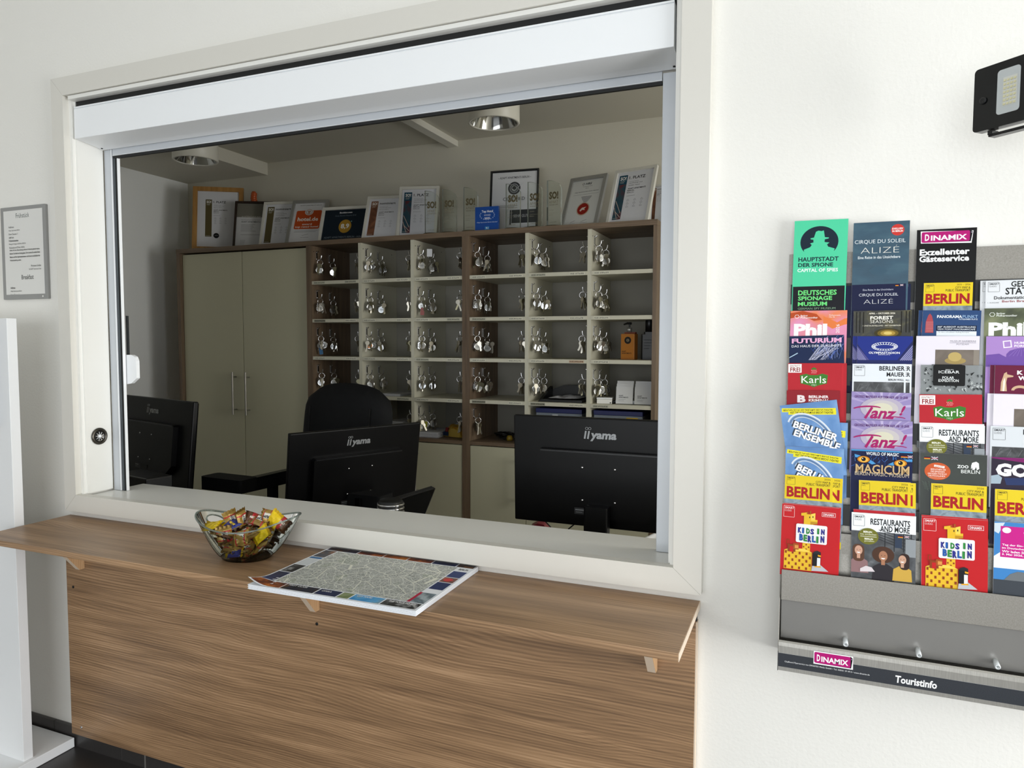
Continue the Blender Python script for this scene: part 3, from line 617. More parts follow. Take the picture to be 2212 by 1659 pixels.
def c_panor(s):
    s.poly([(1362,1110),(1366,1000),(1385,935),(1400,915),(1418,940),(1432,1000),(1436,1110)],'#a8454c')
    for i in range(9): s.line((1368,1000+12*i),(1432,1000+12*i),3,'#c98a8c')
    s.text('PANORAMA',1463,931,1680,961,'#eef2f6',0.025); s.text('PUNKT',1684,931,1813,961,'#9fc0e2',0.0); s.text('POTSDAMER PLATZ',1653,965,1813,979,'#d6e0ec',0.015)
    s.rect(1460,1034,1808,1088,'#101c34'); s.text('360° AUSSICHT AUSSTELLUNG',1470,1040,1798,1058,'#dfe6ef',0.01); s.text('VIEW POINT PANORAMACAFÉ',1470,1062,1796,1080,'#dfe6ef',0.01); s.rect(1463,1092,1808,1140,'#dfe4ea'); s.text('Mit dem schnellsten Aufzug Europas',1475,1096,1745,1110,'#22304a')
def c_barb(s):
    s.text('MUSEUM BARBERINI',1577,1148,1795,1166,'#5a5560'); s.rect(1572,1172,1797,1175,'#5a5560'); s.text('POTSDAM',1632,1179,1736,1195,'#5a5560')
    s.rect(1450,1242,1850,1700,photo('brown_painting',['#4c4236','#62564a','#776b60'],20)); s.rect(1780,1242,1850,1700,'#8a8176')
    s.ell(1625,1352,92,34,'#a08a54',24); s.ell(1620,1312,58,46,'#b9a264',24)
def c_ice(s):
    rr=random.Random(4)
    for i in range(90):
        x=rr.uniform(1338,1820); y=rr.uniform(1380,1610)
        s.poly([(x,y),(x+rr.uniform(8,34),y+rr.uniform(-16,6)),(x+rr.uniform(0,26),y+rr.uniform(8,30))],rr.choice(['#1b1d1d','#26292a','#b9bdbc','#3b3f40']))
    s.rect(1428,1357,1705,1565,'#101011',14); s.text('BERLIN',1535,1398,1602,1408,'#d8dada'); s.text('ICEBAR',1475,1412,1655,1440,'#e6e8e8',0.01); s.text('POLAR',1508,1470,1610,1496,'#e2e4e4',0.015); s.text('EXPEDITION',1475,1498,1650,1526,'#e2e4e4',0.015)
def c_zoo(s):
    flag_de(s,1348,752,54,24); flag_uk(s,1412,750,58,30)
    s.ell(1467,895,114,88,'#c8592c',36); s.poly([(1438,828),(1530,840),(1528,862),(1436,850)],'#f4ece6'); s.text('HIGHLIGHT',1446,836,1522,854,'#b04a22')
    for i,(t,a,b_) in enumerate((('BESUCHEN SIE',1408,1540),('DIE EINZIGEN',1408,1530),('GROSSEN PANDAS',1382,1548),('DEUTSCHLANDS',1388,1535))): s.text(t,a,868+22*i,b_,884+22*i,'#f6e4da',0.01)
    s.rect(1395,962,1530,965,'#e6b49c'); s.text('ZOO',1638,820,1735,851,'#eff2ee',0.03); s.text('BERLIN',1672,866,1832,900,'#eff2ee',0.0)
    s.poly([(1756,858),(1758,815),(1772,790),(1800,780),(1822,796),(1826,850),(1806,866),(1800,832),(1786,862),(1768,862),(1766,838)],'#eff2ee'); s.ell(1772,800,10,9,'#eff2ee',10)
    for i in range(14): s.line((1330+6*i,1000+18*(i%5)),(1370+4*i,1030+14*(i%6)),2,'#6c7a6c')
def c_ged(s):
    icon(s,1900,645,2003,745,'#3c3e42'); s.text('GEDENK-',2100,640,2390,697,'#1a1b1d',0.02); s.text('STÄTTEN',2052,690,2395,776,'#1a1b1d',0.02); s.text('Dokumentationszentren',1955,790,2398,823,'#222326',0.015); s.text('Berlin Brandenburg',2025,833,2398,862,'#8f2a30',0.01); s.text('1. AUSGABE',1900,850,1998,862,'#77797d')
def c_humb(s):
    s.ring(2068,1188,52,52,14,'#efe6f4',4,0,360,rot=38); s.text('HUMBOLDT',2128,1162,2330,1186,'#efe6f4',0.03); s.text('FORUM',2128,1194,2258,1218,'#efe6f4',0.03)
    s.poly([(1885,1340),(1885,1300),(2000,1285),(2060,1320),(2062,1290),(2090,1255),(2150,1232),(2215,1225),(2290,1255),(2340,1310),(2400,1330),(2400,1420),(1885,1420)],'#6d4d9c')
    for i in range(7): s.line((2085+34*i,1310),(2150+14*i,1236),4,'#8a6bb6')
def c_kw(s):
    s.text('K WELT',2150,1408,2390,1450,'#f2ecec',0.05); s.text('WEST',2160,1464,2330,1506,'#f2ecec',0.05)
    G='#c9a888'; s.poly([(2012,1620),(2016,1530),(2030,1480),(2040,1440),(2062,1424),(2066,1448),(2120,1462),(2118,1474),(2068,1482),(2060,1530),(2068,1620)],G); s.poly([(2030,1620),(2034,1520),(2048,1480),(2052,1530),(2046,1620)],'#efe0d2'); s.ring(2180,1610,75,52,26,G,20,180,360)
def c_gos(s):
    s.poly([(1930,760),(2200,750),(2420,760),(2420,820),(1930,770)],'#7a1c62')
    s.text('GOS',1968,815,2330,945,'#efeef0',0.06); s.poly([(1930,945),(1990,930),(2022,960),(2010,1020),(1930,1025)],'#9fb0bc'); s.poly([(2040,960),(2212,950),(2400,1010),(2060,1030)],'#26345e')
def c_tag(s):
    s.poly([(1955,1640),(2050,1560),(2212,1600),(2400,1500),(2400,1750),(1955,1750)],'#e6ecf2'); s.poly([(1955,1320),(2040,1310),(1990,1420),(1955,1400)],'#c9d4de')
    s.rect(2006,1344,2420,1642,'#c21a84'); s.ell(2055,1382,36,28,'#f6eaf2',16); s.text('EINLADUNG',2192,1388,2330,1402,'#f2d6e8')
    for i,(t,b_) in enumerate((('Tag der Ein- und Ausblicke',2400),('im Deutschen Bundestag',2360),('Wir laden Sie herzlich ein',2390),('3. Mai 2026, 9–18 Uhr',2340))): s.text(t,2020,1513+30*i,b_,1536+30*i,'#f6eaf2',0.02)
    s.rect(1955,1860,2420,2100,'#3c4148'); s.poly([(2040,1860),(2090,1800),(2150,1770),(2240,1775),(2300,1860)],'#6b7074')
# key:(row, x, ztop, width, roll) in metres, height, cover, base colour, label, layout(left, top, width)
BRO={
'green':(0,-.0229,1.5138,.0936,-.6,.210,c_green,'#4ecb9c','mint green leaflet showing a hatted figure in a dark disc, tall in the first column',(228,112,465)),
'deutsch':(1,-.0228,1.3878,.0902,.1,.210,c_deutsch,'#101118','black leaflet with bright green capitals, directly below the mint green one',(213,680,447)),
'phil':(2,-.0260,1.3410,.0958,0,.170,c_phil1,photo('orange_pink',['#d9691f','#e07a4a','#d9829a','#d98ab4'],9,2,1.5),'orange and pink leaflet with big white letters, third from the top in the first column',(192,890,476)),
'futur':(3,-.0272,1.2927,.0954,1.6,.150,c_futur,'#0d2046','dark blue leaflet with pink capitals over tangled pale lines',(180,1106,475)),
'karls':(4,-.0279,1.2414,.0933,.8,.150,c_karls,'#b3202b','red leaflet with a green badge and strawberry in the first column',(170,1340,465)),
'krimi':(5,-.0290,1.1898,.0925,1.2,.150,c_krimi,'#8c1a24','dark red leaflet with a white capital B, half hidden behind a tilted blue one',(158,1576,462)),
'be1':(6,-.0405,1.1607,.0996,8.5,.140,c_be,photo('sky_blue',['#34689f','#4f80b8','#7ba3cf'],14,4,.4),'sky blue leaflet tilted and sticking out to the left of the rack',(0,0,100)),
'be2':(7,-.0278,1.0847,.1004,.3,.140,c_be,photo('sky_blue',[]) if 'print_sky_blue' in MATS else None,'upright sky blue leaflet with yellow text bars, below the tilted one',(0,0,100)),
'yel1':(8,-.0274,1.0318,.0827,-.3,.130,c_yel,'#dfc422','yellow city map folder standing above the left red brick-giraffe booklet',(1345,648,425)),
'kids1':(9,-.0311,.9777,.0983,-.5,.134,c_kids,'#bd1a20','red booklet with a yellow brick giraffe, bottom of the first column',(120,1165,495)),
'cirque':(0,.0798,1.5037,.0925,-.2,.210,c_cirque,ramp_mat('print_teal_night',['#1d3d50','#254a5e','#3b5f6e'],scale=(3,1,8),nscale=4,rough=.42),'teal leaflet with a round red badge at the top of the second column',(738,130,487)),
'cirque2':(1,.0795,1.3883,.0891,.4,.205,c_cirque2,'#10173a','navy leaflet with thin white lettering, below the teal one with the red badge',(722,665,468)),
'forest':(2,.0835,1.3395,.0949,.4,.160,c_forest,photo('forest',['#0f0f0a','#1c1b0f','#2e2c16','#4a4420'],60),'dark woodland leaflet with white capitals and a golden glow',(738,890,502)),
'olymp':(3,.0906,1.2926,.0903,0,.150,c_olymp,'#1a2258','royal blue leaflet with a white oval stadium drawing',(770,1108,480)),
'mauer':(4,.0835,1.2419,.0871,.4,.140,c_mauer,'#dfe3e8','pale grey guide booklet with black heading and dark photo, fifth in the second column',(728,1345,462)),
'tanz1':(5,.0830,1.1909,.0970,-.2,.150,c_tanz,'#9587b8','upper of the two lilac leaflets with magenta script',(720,182,517)),
'tanz2':(6,.0834,1.1389,.0992,.7,.150,c_tanz,'#9587b8','lower of the two lilac leaflets with magenta script',(720,182,517)),
'magic':(7,.0845,1.0859,.0989,.4,.150,c_magic,'#10163e','dark blue leaflet with a pair of glowing orange eyes',(717,690,531)),
'yel2':(8,.0982,1.0308,.0828,1.2,.130,c_yel,'#dfc422','yellow city map folder in front, above the booklet with three laughing women',(1345,648,425)),
'rest2':(9,.0875,.9723,.1030,.8,.134,c_rest,'#eceef0','white booklet with a photo of three laughing women, bottom of the second column',(720,1245,557)),
'dinamix':(0,.1840,1.4849,.0930,-.1,.210,c_dinamix,'#0b0b0c','tall black card with a magenta badge at the top of the third column',(1285,190,520)),
'yel0':(1,.1971,1.3885,.0758,-.4,.150,c_yel0,'#dfc422','yellow city map folder right below the black card with the magenta badge',(1345,648,425)),
'panor':(2,.1959,1.3389,.0899,-.8,.150,c_panor,'#284572','blue leaflet with a pink brick tower',(1335,885,507)),
'barb':(3,.1864,1.2931,.0972,-.1,.170,c_barb,'#e2dce6','pale lilac leaflet with a brown picture, fourth in the third column',(1280,1105,548)),
'ice':(4,.1943,1.2414,.0882,.2,.150,c_ice,'#85898a','grey and black leaflet with a black central label',(1320,1357,500)),
'karls2':(5,.1924,1.1889,.0954,1.4,.150,c_karls,'#b3202b','red leaflet with a green badge and strawberry in the third column',(170,1340,465)),
'rest1':(6,.1940,1.1361,.0983,.9,.148,c_rest,'#eceef0','white booklet with an olive disc, between a red and a dark green leaflet',(720,1245,557)),
'zoo':(7,.1955,1.0864,.1005,.7,.170,c_zoo,photo('zoo_green',['#10170f','#182117','#212c1f'],12),'dark green leaflet with an orange disc and white animal outline',(1315,712,577)),
'yel3':(8,.2128,1.0341,.0833,.4,.130,c_yel,'#dfc422','yellow city map folder in front of the dark green leaflet',(1345,648,425)),
'kids2':(9,.1990,.9752,.0994,1.1,.134,c_kids,'#bd1a20','red booklet with a yellow brick giraffe, bottom of the third column',(120,1165,495)),
'ged':(1,.2919,1.3894,.0905,.4,.150,c_ged,'#dcdee1','pale guide booklet at the top of the fourth column',(1880,630,532)),
'phil2':(2,.2901,1.3410,.0958,.3,.170,c_phil2,photo('moss_green',['#23281a','#3d4429','#5a6240','#7c805a'],10,3,1.4),'moss green leaflet with big white letters in the fourth column',(192,890,476)),
'humb':(3,.2933,1.2924,.0950,0,.150,c_humb,'#a683c2','purple leaflet with a domed building in the fourth column',(1885,1108,560)),
'kw':(4,.3064,1.2424,.0900,-.2,.150,c_kw,'#641436','maroon leaflet with a gilded hand in the fourth column',(1960,1358,530)),
'barb2':(5,.3047,1.1927,.0972,-.1,.170,c_barb,'#e2dce6','pale lilac leaflet at the right edge, sixth in the fourth column',(1280,1105,548)),
'smart':(6,.3004,1.1381,.0930,.4,.140,c_mauer,'#d2d6da','pale grey guide booklet above the black leaflet with bold white letters, fourth column',(728,1345,462)),
'gos':(7,.3025,1.0860,.0930,0,.150,c_gos,'#2a2233','dark purple leaflet with bold white letters in the fourth column',(1930,755,540)),
'yel4':(8,.3080,1.0316,.0830,.8,.130,c_yel,'#dfc422','yellow city map folder at the right edge, above the blue invitation',(1345,648,425)),
'tag':(9,.3076,.9771,.0990,.4,.136,c_tag,'#3d7fbe','blue leaflet with a magenta invitation panel, bottom of the fourth column',(1955,1305,560)),
}
def leaflet(row,x,z,wd,roll,h,cover,base,label,lay,t=0.0022,dy=0.0,name='leaflet'):
    s=Sheet(wd,h,t,base,lay)
    s.eps=0.00002
    if cover: cover(s)
    y=rowy(row)-0.0015+dy
    o=s.build(name,None,(x,y,z),(-LEAN,-R(roll),0))
    tag(o,label,'leaflet' if name!='booklet' else 'booklet','leaflets in the steel rack'); return o
BASES={}
for k,(r,x,z,wd,ro,h,cv,bs,lb,lay) in BRO.items():
    if bs is None: bs=MATS['print_sky_blue']
    nm='booklet' if k in ('kids1','kids2','rest1','rest2','mauer','ged','smart') else ('city_map' if k.startswith('yel') else 'leaflet')
    leaflet(r,x,z,wd,ro,h,cv,bs,lb,lay,name=nm); BASES[k]=(r,x,z,wd,ro,h,cv,bs,lay)
# copies peeping out behind the front ones
def behind(k,dx,dz,label,dy=0.0026,ro=None,cover=True,row=None):
    r,x,z,wd,ro0,h,cv,bs,lay=BASES[k]; r=r if row is None else row
    nm='booklet' if k in ('kids1','kids2','rest2','mauer','ged') else ('city_map' if k.startswith('yel') else 'leaflet')
    leaflet(r,x+dx,z+dz,wd,ro0 if ro is None else ro,h,cv if cover else None,bs,label,lay,t=0.0018,dy=dy,name=nm)
behind('phil',.003,.0005,'spare orange and pink leaflet just showing behind its front copy')
behind('karls',.0085,-.0002,'spare red strawberry leaflet showing at the right behind the first-column one')
behind('be2',.0055,.0475,'spare sky blue leaflet upright behind the tilted one',row=6)
behind('yel1',.0165,-.001,'second yellow city map showing to the right behind the one in the first column')
behind('kids1',.0025,.001,'spare red brick-giraffe booklet behind the one in the first column')
behind('cirque2',.008,-.0006,'spare navy leaflet showing to the right behind the navy one')
behind('cirque2',-.0125,-.001,'spare navy leaflet showing to the left behind the navy one',dy=0.005)
behind('olymp',-.0075,.0002,'spare royal blue leaflet showing at the left behind its front copy')
behind('mauer',.0095,-.0003,'spare pale grey guide booklet showing at the right behind its front copy, second column')
behind('yel2',.0085,-.0012,'yellow city map just showing at the right behind the one in the second column')
behind('yel2',-.0065,.0015,'yellow city map just showing at the left behind the one in the second column',dy=0.005)
leaflet(9,.0905,.9775,.0985,.8,.134,None,'#b01c28','red booklet edge showing above the booklet with three laughing women',(0,0,1),dy=0.0028,name='booklet')
behind('yel0',-.006,-.0005,'yellow city map showing at the left behind the one under the black card')
behind('panor',-.006,.0005,'spare blue tower leaflet showing at the left behind its front copy')
behind('ice',.0062,-.0005,'spare grey and black leaflet showing at the right behind its front copy')
behind('ice',-.003,.0008,'spare grey and black leaflet showing at the left behind its front copy',dy=0.005)
behind('kids2',.0,.0022,'spare red brick-giraffe booklet behind the one in the third column')
behind('ged',-.0075,.0008,'spare pale guide booklet showing at the left in the fourth column')
behind('kw',-.0065,.0002,'maroon leaflet showing first to the left behind its front copy')
behind('kw',-.0115,.0,'maroon leaflet showing second to the left behind its front copy',dy=0.005)
behind('barb2',-.0085,.0008,'spare pale lilac leaflet showing at the left in the fourth column')
behind('rest1',-.0005,.0025,'spare white booklet edge above the one with the olive disc, third column')
# ================================================================ on the counter
# pad of city maps, front edge hanging over the counter
pad=thing('map_pad','thick pad of printed city maps lying across the counter edge','map',(-1.1085,-0.312,0.7403),(0,0,R(0.8)))
m=MB(); PW,PD,PT=0.414,0.300,0.0115
n=10
for i in range(8):
    z0=PT*i/8; j=0.0008*((i*5)%3)
    m.box(-j,PW+j*0.5,-j,PD-0.002,z0+0.0001,z0+PT/8-0.0001,PAPER)
m.build('sheets',pad)
def curl(u,v):   # height of the top sheet: its near left corner lifts
    a=max(0.0,1-math.hypot(u*1.4,v)/0.075); return PT+0.0006+0.016*a*a
tm=MB(); nu,nv=32,24
GREYMAP=None
def map_mat():
    m_=bpy.data.materials.new('city_map_print'); m_.use_nodes=True; nt=m_.node_tree; N=nt.nodes; L=nt.links; b=N['Principled BSDF']
    tc=N.new('ShaderNodeTexCoord')
    def vor(sc,th,rnd=1.0):
        v=N.new('ShaderNodeTexVoronoi'); v.feature='DISTANCE_TO_EDGE'; v.inputs['Scale'].default_value=sc; v.inputs['Randomness'].default_value=rnd
        L.new(tc.outputs['Object'],v.inputs['Vector']); c=N.new('ShaderNodeMath'); c.operation='LESS_THAN'; c.inputs[1].default_value=th; L.new(v.outputs['Distance'],c.inputs[0]); return c.outputs[0]
    nz=N.new('ShaderNodeTexNoise'); nz.inputs['Scale'].default_value=14; nz.inputs['Detail'].default_value=3; L.new(tc.outputs['Object'],nz.inputs['Vector'])
    rp=N.new('ShaderNodeValToRGB'); e=rp.color_ramp.elements
    while len(e)<5: e.new(.5)
    for el,p,c in zip(e,(0.3,0.46,0.55,0.6,0.72),('#7d8078','#9a9c96','#a3a59f','#7e8a68','#8f948a')): el.position=p; el.color=hexc(c)
    L.new(nz.outputs['Fac'],rp.inputs['Fac'])
    n2=N.new('ShaderNodeTexNoise'); n2.inputs['Scale'].default_value=260; n2.inputs['Detail'].default_value=2; L.new(tc.outputs['Object'],n2.inputs['Vector'])
    r2=N.new('ShaderNodeValToRGB'); r2.color_ramp.elements[0].position=.38; r2.color_ramp.elements[1].position=.6; r2.color_ramp.elements[0].color=hexc('#5c5f5b'); r2.color_ramp.elements[1].color=hexc('#c9cbc6'); L.new(n2.outputs['Fac'],r2.inputs['Fac'])
    mx=N.new('ShaderNodeMix'); mx.data_type='RGBA'; mx.inputs[0].default_value=0.45; L.new(rp.outputs['Color'],mx.inputs[6]); L.new(r2.outputs['Color'],mx.inputs[7]); out=mx.outputs[2]
    for sc,th,c in ((120,0.06,'#bfc1bb'),(48,0.03,'#d6d7ce'),(20,0.012,'#e4e3d4')):
        x=N.new('ShaderNodeMix'); x.data_type='RGBA'; L.new(vor(sc,th),x.inputs[0]); L.new(out,x.inputs[6]); x.inputs[7].default_value=hexc(c); out=x.outputs[2]
    L.new(out,b.inputs['Base Color']); b.inputs['Roughness'].default_value=0.45; return m_
CITY=map_mat()
vs=[];fs=[]
for j in range(nv+1):
    for i in range(nu+1):
        u,v=PW*i/nu,PD*j/nv; vs.append((u-0.001,v-0.001,curl(u,v)))
for j in range(nv):
    for i in range(nu): a=j*(nu+1)+i; fs.append((a,a+1,a+nu+2,a+nu+1))
tm.add(vs,fs,PAPER,True)
def onmap(x0,y0,x1,y1,c,dz=0.00012):
    """a printed field on the top sheet following its curl"""
    k=10; vv=[];ff=[]
    for j in range(k+1):
        for i in range(k+1):
            u=x0+(x1-x0)*i/k; v=y0+(y1-y0)*j/k; vv.append((u,v,curl(u,v)+dz))
    for j in range(k):
        for i in range(k): a=j*(k+1)+i; ff.append((a,a+1,a+k+2,a+k+1))
    tm.add(vv,ff,P(c) if isinstance(c,str) else c,True)
onmap(0.040,0.036,0.374,0.272,CITY)
D1=photo('night_ad',['#0c0d12','#1b2036','#3a2a22','#8a5a34'],40); D2=photo('navy_ad',['#121a36','#1b2750','#2a3a6e'],25); D3=photo('bw_ad',['#111111','#2d2d2d','#b0b0b0'],45); D4=photo('sky_ad',['#2f86c4','#5aa6d6','#9a8a5a'],25); D5=photo('warm_ad',['#2a1714','#6e3320','#b8672c'],40)
bx=[(0.004,0.078,D5),(0.080,0.165,D1),(0.168,0.222,D2),(0.225,0.252,photo('olive_ad',['#6b7a4a','#8a946a','#b4b49a'],30)),(0.255,0.326,D4),(0.329,0.410,D3)]
for a,c,mm in bx: onmap(a,0.003,c,0.033,mm)
for a,c,mm in ((0.003,0.09,D1),(0.093,0.165,D5),(0.168,0.232,photo('orange_ad',['#5a2c18','#a85a22','#c8802e'],25)),(0.235,0.30,D5),(0.303,0.365,D2),(0.368,0.411,D1)): onmap(a,0.275,c,0.297,mm)
for a,c,mm in ((0.036,0.095,D2),(0.098,0.15,D3),(0.153,0.20,'#cfd3d6'),(0.203,0.215,'#2f6a9e'),(0.218,0.272,D1)): onmap(0.003,a,0.037,c,mm)
for a,c,mm in ((0.036,0.095,photo('tower_ad',['#8fa2ac','#55636b','#b9c4c8'],22)),(0.12,0.165,'#1c2c5c'),(0.168,0.20,D5),(0.203,0.245,'#22356a'),(0.248,0.272,'#e6e8ea')): onmap(0.377,a,0.411,c,mm)
onmap(0.372,0.036,0.379,0.095,'#b01f3e',0.0002)
def ell_map(cx,cy,r,c):
    tm.add([(cx+r*math.cos(2*pi*i/16),cy+r*math.sin(2*pi*i/16),PT+0.0009) for i in range(16)],[tuple(range(16))],P(c))
ell_map(0.393,0.184,0.011,'#c83a34')
def maptext(t,x0,y0,x1,y1,c,b=0.02):
    v,f=glyphs(t,b); tm.add([(x0+(x1-x0)*a,y0+(y1-y0)*q,curl(x0+(x1-x0)*a,y0+(y1-y0)*q)+0.0004) for a,q in v],f,P(c))
maptext('FIRST CLASS',0.086,0.024,0.135,0.030,'#eeeeee'); maptext('THE PLACE TO BUY',0.338,0.022,0.402,0.029,'#eeeeee'); maptext('CITY TOURS',0.262,0.022,0.298,0.029,'#eeeeee'); maptext('OPERA',0.175,0.020,0.20,0.027,'#dddddd'); maptext('BERLIN',0.383,0.254,0.406,0.266,'#333333')
tm.build('top_sheet',pad)

# glass bowl -------------------------------------------------------------
GLASS=thin_glass('clear_glass','#eef3f0'); 
RIMG=mat('glass_rim','#aebbb4',0.06,0,0.8); RIMG.node_tree.nodes['Principled BSDF'].inputs['Transmission Weight'].default_value=0.8
BX,BY,BZ=-1.279,-0.133,0.7403; BROT=R(20)
bowl=thing('glass_bowl','clear glass bowl with swept-up ends and loop handles, full of sweets','bowl',(BX,BY,BZ),(0,0,BROT))
NT,NZ=112,22
def bowlpt(a,t,off=0.0):
    ca,sa=math.cos(a),math.sin(a)
    tip=max(0.0,ca)**6; tipL=max(0.0,-ca)**2
    rx=0.062+(0.122+0.014*tip-0.062)*t**0.8; ry=0.050+(0.088-0.050)*t**0.72
    top=0.084+0.026*ca*ca*(1.0 if ca>0 else 1.15)
    zz=0.006+(top-0.006)*t**1.12
    return ((rx-off)*ca,(ry-off)*sa,zz)
vs=[bowlpt(2*pi*j/NT,i/NZ) for i in range(NZ+1) for j in range(NT)]
def hole(i,j):
    a=360*(j+.5)/NT; t=(i+.5)/NZ
    for ca in (152.0,112.0):
        if ((a-ca)/15.0)**2+((t-0.80)/0.105)**2<1: return True
    return False
fs=[(i*NT+j,i*NT+(j+1)%NT,(i+1)*NT+(j+1)%NT,(i+1)*NT+j) for i in range(NZ) for j in range(NT) if not hole(i,j)]
m=MB(); m.add(vs,fs,GLASS,True); bo=m.build('bowl_wall',bowl)
def base_pts(k,z): return [(0.0625*k*math.cos(2*pi*j/48),0.0505*k*math.sin(2*pi*j/48),z) for j in range(48)]
m=MB(); r0=base_pts(0.93,0.0); r1=base_pts(1.0,0.004); r2=base_pts(1.0,0.008); m.add(r0+r1+r2,[(k*48+j,k*48+(j+1)%48,(k+1)*48+(j+1)%48,(k+1)*48+j) for k in (0,1) for j in range(48)],GLASS,True); m.add(r0,[tuple(range(48))],GLASS); m.add(r2,[tuple(range(48))],GLASS); m.build('base',bowl)
m=MB(); m.tube([bowlpt(2*pi*j/NT,1.0) for j in range(NT)],0.0022,RIMG,8,closed=True); m.build('rim',bowl)
for ca in (152.0,112.0):
    pts=[]
    for k in range(28):
        q=2*pi*k/28; pts.append(bowlpt(R(ca+15.0*math.cos(q)),min(1,0.80+0.105*math.sin(q))))
    m=MB(); m.tube(pts,0.0019,RIMG,8,closed=True); m.build('handle_loop',bowl)
# sweets in the bowl ------------------------------------------------------
GOLD=mat('gold_foil','#a58542',0.32,0.35,0.5,bump=(180,0.35)); TAN=mat('tan_foil','#8d713c',0.36,0.3,0.5,bump=(180,0.35)); YELF=mat('yellow_foil','#e6c414',0.3,0.05,0.5,bump=(150,0.3)); BLUF=mat('blue_foil','#27307a',0.3,0.05,0.5,bump=(150,0.3)); BROF=mat('brown_foil','#5e3a22',0.33,0.15,0.5,bump=(150,0.3)); WHF=mat('white_foil','#e4dfd4',0.32,0,0.5,bump=(150,0.2)); REDF=mat('red_foil','#b0242a',0.3,0.05,0.5)
def pouch(kind,seed):
    """a crimped pillow packet about 50 x 36 mm"""
    rr=random.Random(seed); m=MB(); L_,W_=0.050*rr.uniform(.92,1.06),0.036*rr.uniform(.9,1.05); nx,ny=16,8; H=0.006*rr.uniform(.85,1.2)
    base={'gold':GOLD,'tan':TAN,'yellow':YELF,'blue':BLUF,'brown':BROF}[kind]; tw=rr.uniform(-.5,.5); bd=rr.uniform(-.006,.006)
    def hh(u,v):
        a=max(0,1-abs(2*u-1)**2.5); b=max(0,1-abs(2*v-1)**2.2); e=1.0 if 0.13<u<0.87 else 0.0
        return e*H*(a*b)**0.5*(1+0.25*math.sin(17*u+seed)*math.cos(11*v+seed*2))
    def pt(u,v,sg,ex=0.0):
        x=(u-.5)*L_; y=(v-.5)*W_*(1.0 if 0.13<u<0.87 else 1.05); z=sg*(hh(u,v)+ex)
        if u in (0,1): x+=(0.0011 if (int(round(v*ny))%2) else -0.0011)
        if not 0.13<u<0.87: z+=0.0012*math.sin(v*25+seed)
        z+=tw*(u-.5)*(v-.5)*0.02+bd*(2*u-1)**2
        return (x,y,z)
    for sg in (1,-1):
        vs=[pt(i/nx,j/ny,sg) for i in range(nx+1) for j in range(ny+1)]
        for i in range(nx):
            for j in range(ny):
                mm=base
                if kind in('gold','tan') and 4<=i<12: mm=(REDF if i in(4,11) else (WHF if 3<=j<6 else base))
                if kind=='brown' and 6<=i<10: mm=REDF
                if kind=='blue' and (i<2 or i>13): mm=YELF
                a=i*(ny+1)+j; q=[vs[a],vs[a+ny+1],vs[a+ny+2],vs[a+1]]; m.add(q,[(0,1,2,3)],mm,True)
    if kind in ('gold','tan','blue','brown'):
        v,f=glyphs('HARIBO' if kind!='blue' else 'MAOAM',0.04); cc=P('#16151a') if kind in('gold','tan') else P('#e8c83a' if kind=='blue' else '#efe6da')
        for sg in (1,-1):
            m.add([((lambda u,w_: (lambda p: (p[0],p[1],p[2]+sg*0.00035))(pt(u,w_,sg)))(0.28+0.44*a if sg>0 else 0.72-0.44*a,0.40+0.2*b)) for a,b in v],f,cc)
    return m.mesh('sweet_'+kind)
VAR={k:[pouch(k,s_+i*7) for i in range(3)] for s_,k in enumerate(('gold','tan','yellow','blue','brown'))}
rr=random.Random(21)
def sweet(kind,x,y,z,rot,label=None,vi=None):
    o=bpy.data.objects.new('sweet_packet',VAR[kind][(vi if vi is not None else rr.randrange(3))]); COL.objects.link(o)
    c,s_=math.cos(BROT),math.sin(BROT); o.location=(BX+x*c-y*s_,BY+x*s_+y*c,BZ+z); o.rotation_euler=rot
    gen={'gold':'gold foil sweet packet with a white printed band among others in the glass bowl','tan':'dull tan foil sweet packet with a white printed band in the glass bowl','yellow':'plain yellow sweet packet in the glass bowl','blue':'dark blue sweet packet in the glass bowl','brown':'dark brown sweet packet with a red band in the glass bowl'}
    tag(o,label or gen[kind],'sweet','sweets in the glass bowl'); return o
kinds=['gold','tan','gold','brown','tan','gold','tan','brown','gold','tan','yellow']
ki=0
for lay,(z,rx,ry,nn) in enumerate(((0.016,0.042,0.030,6),(0.029,0.050,0.036,8),(0.042,0.058,0.042,9),(0.055,0.066,0.048,10),(0.068,0.074,0.052,11))):
    for i in range(nn):
        a=2*pi*(i+0.5*(lay%2))/nn+rr.uniform(-.15,.15); q=(0.82 if i%4 else 0.25)
        kind=kinds[ki%len(kinds)]; ki+=1
        if kind=='yellow': kind='gold'
        tilt=rr.uniform(-.35,.35)+(0.85 if q>0.5 else 0.15)*0.6
        e=Euler((rr.uniform(-.5,.5),tilt if lay<4 else rr.uniform(-.3,.5),0)); mt=Matrix.Rotation(a+BROT,4,'Z')@Matrix.Rotation(pi+rr.uniform(-.7,.7) if i%2 else rr.uniform(-.7,.7),4,'Z')@e.to_matrix().to_4x4()
        sweet(kind,rx*q*math.cos(a),ry*q*math.sin(a),z+rr.uniform(-.003,.003),mt.to_euler())
sweet('yellow',-0.078,-0.012,0.082,(R(20),R(-14),R(12)),'crumpled yellow sweet packet lying at the left of the heap',0)
sweet('yellow',0.070,-0.004,0.096,(R(70),R(-58),R(10)),'bright yellow sweet packet standing upright at the right of the heap',1)
sweet('gold',0.050,0.012,0.100,(R(72),R(6),R(6)),'gold sweet packet standing up with its lettering to the front, beside the upright yellow one',2)
sweet('gold',-0.012,0.002,0.096,(R(60),R(80),R(70)),'gold sweet packet standing on end in the middle of the heap',0)
sweet('gold',-0.040,0.006,0.094,(R(65),R(70),R(40)),'gold sweet packet standing on end at the left of the heap',1)
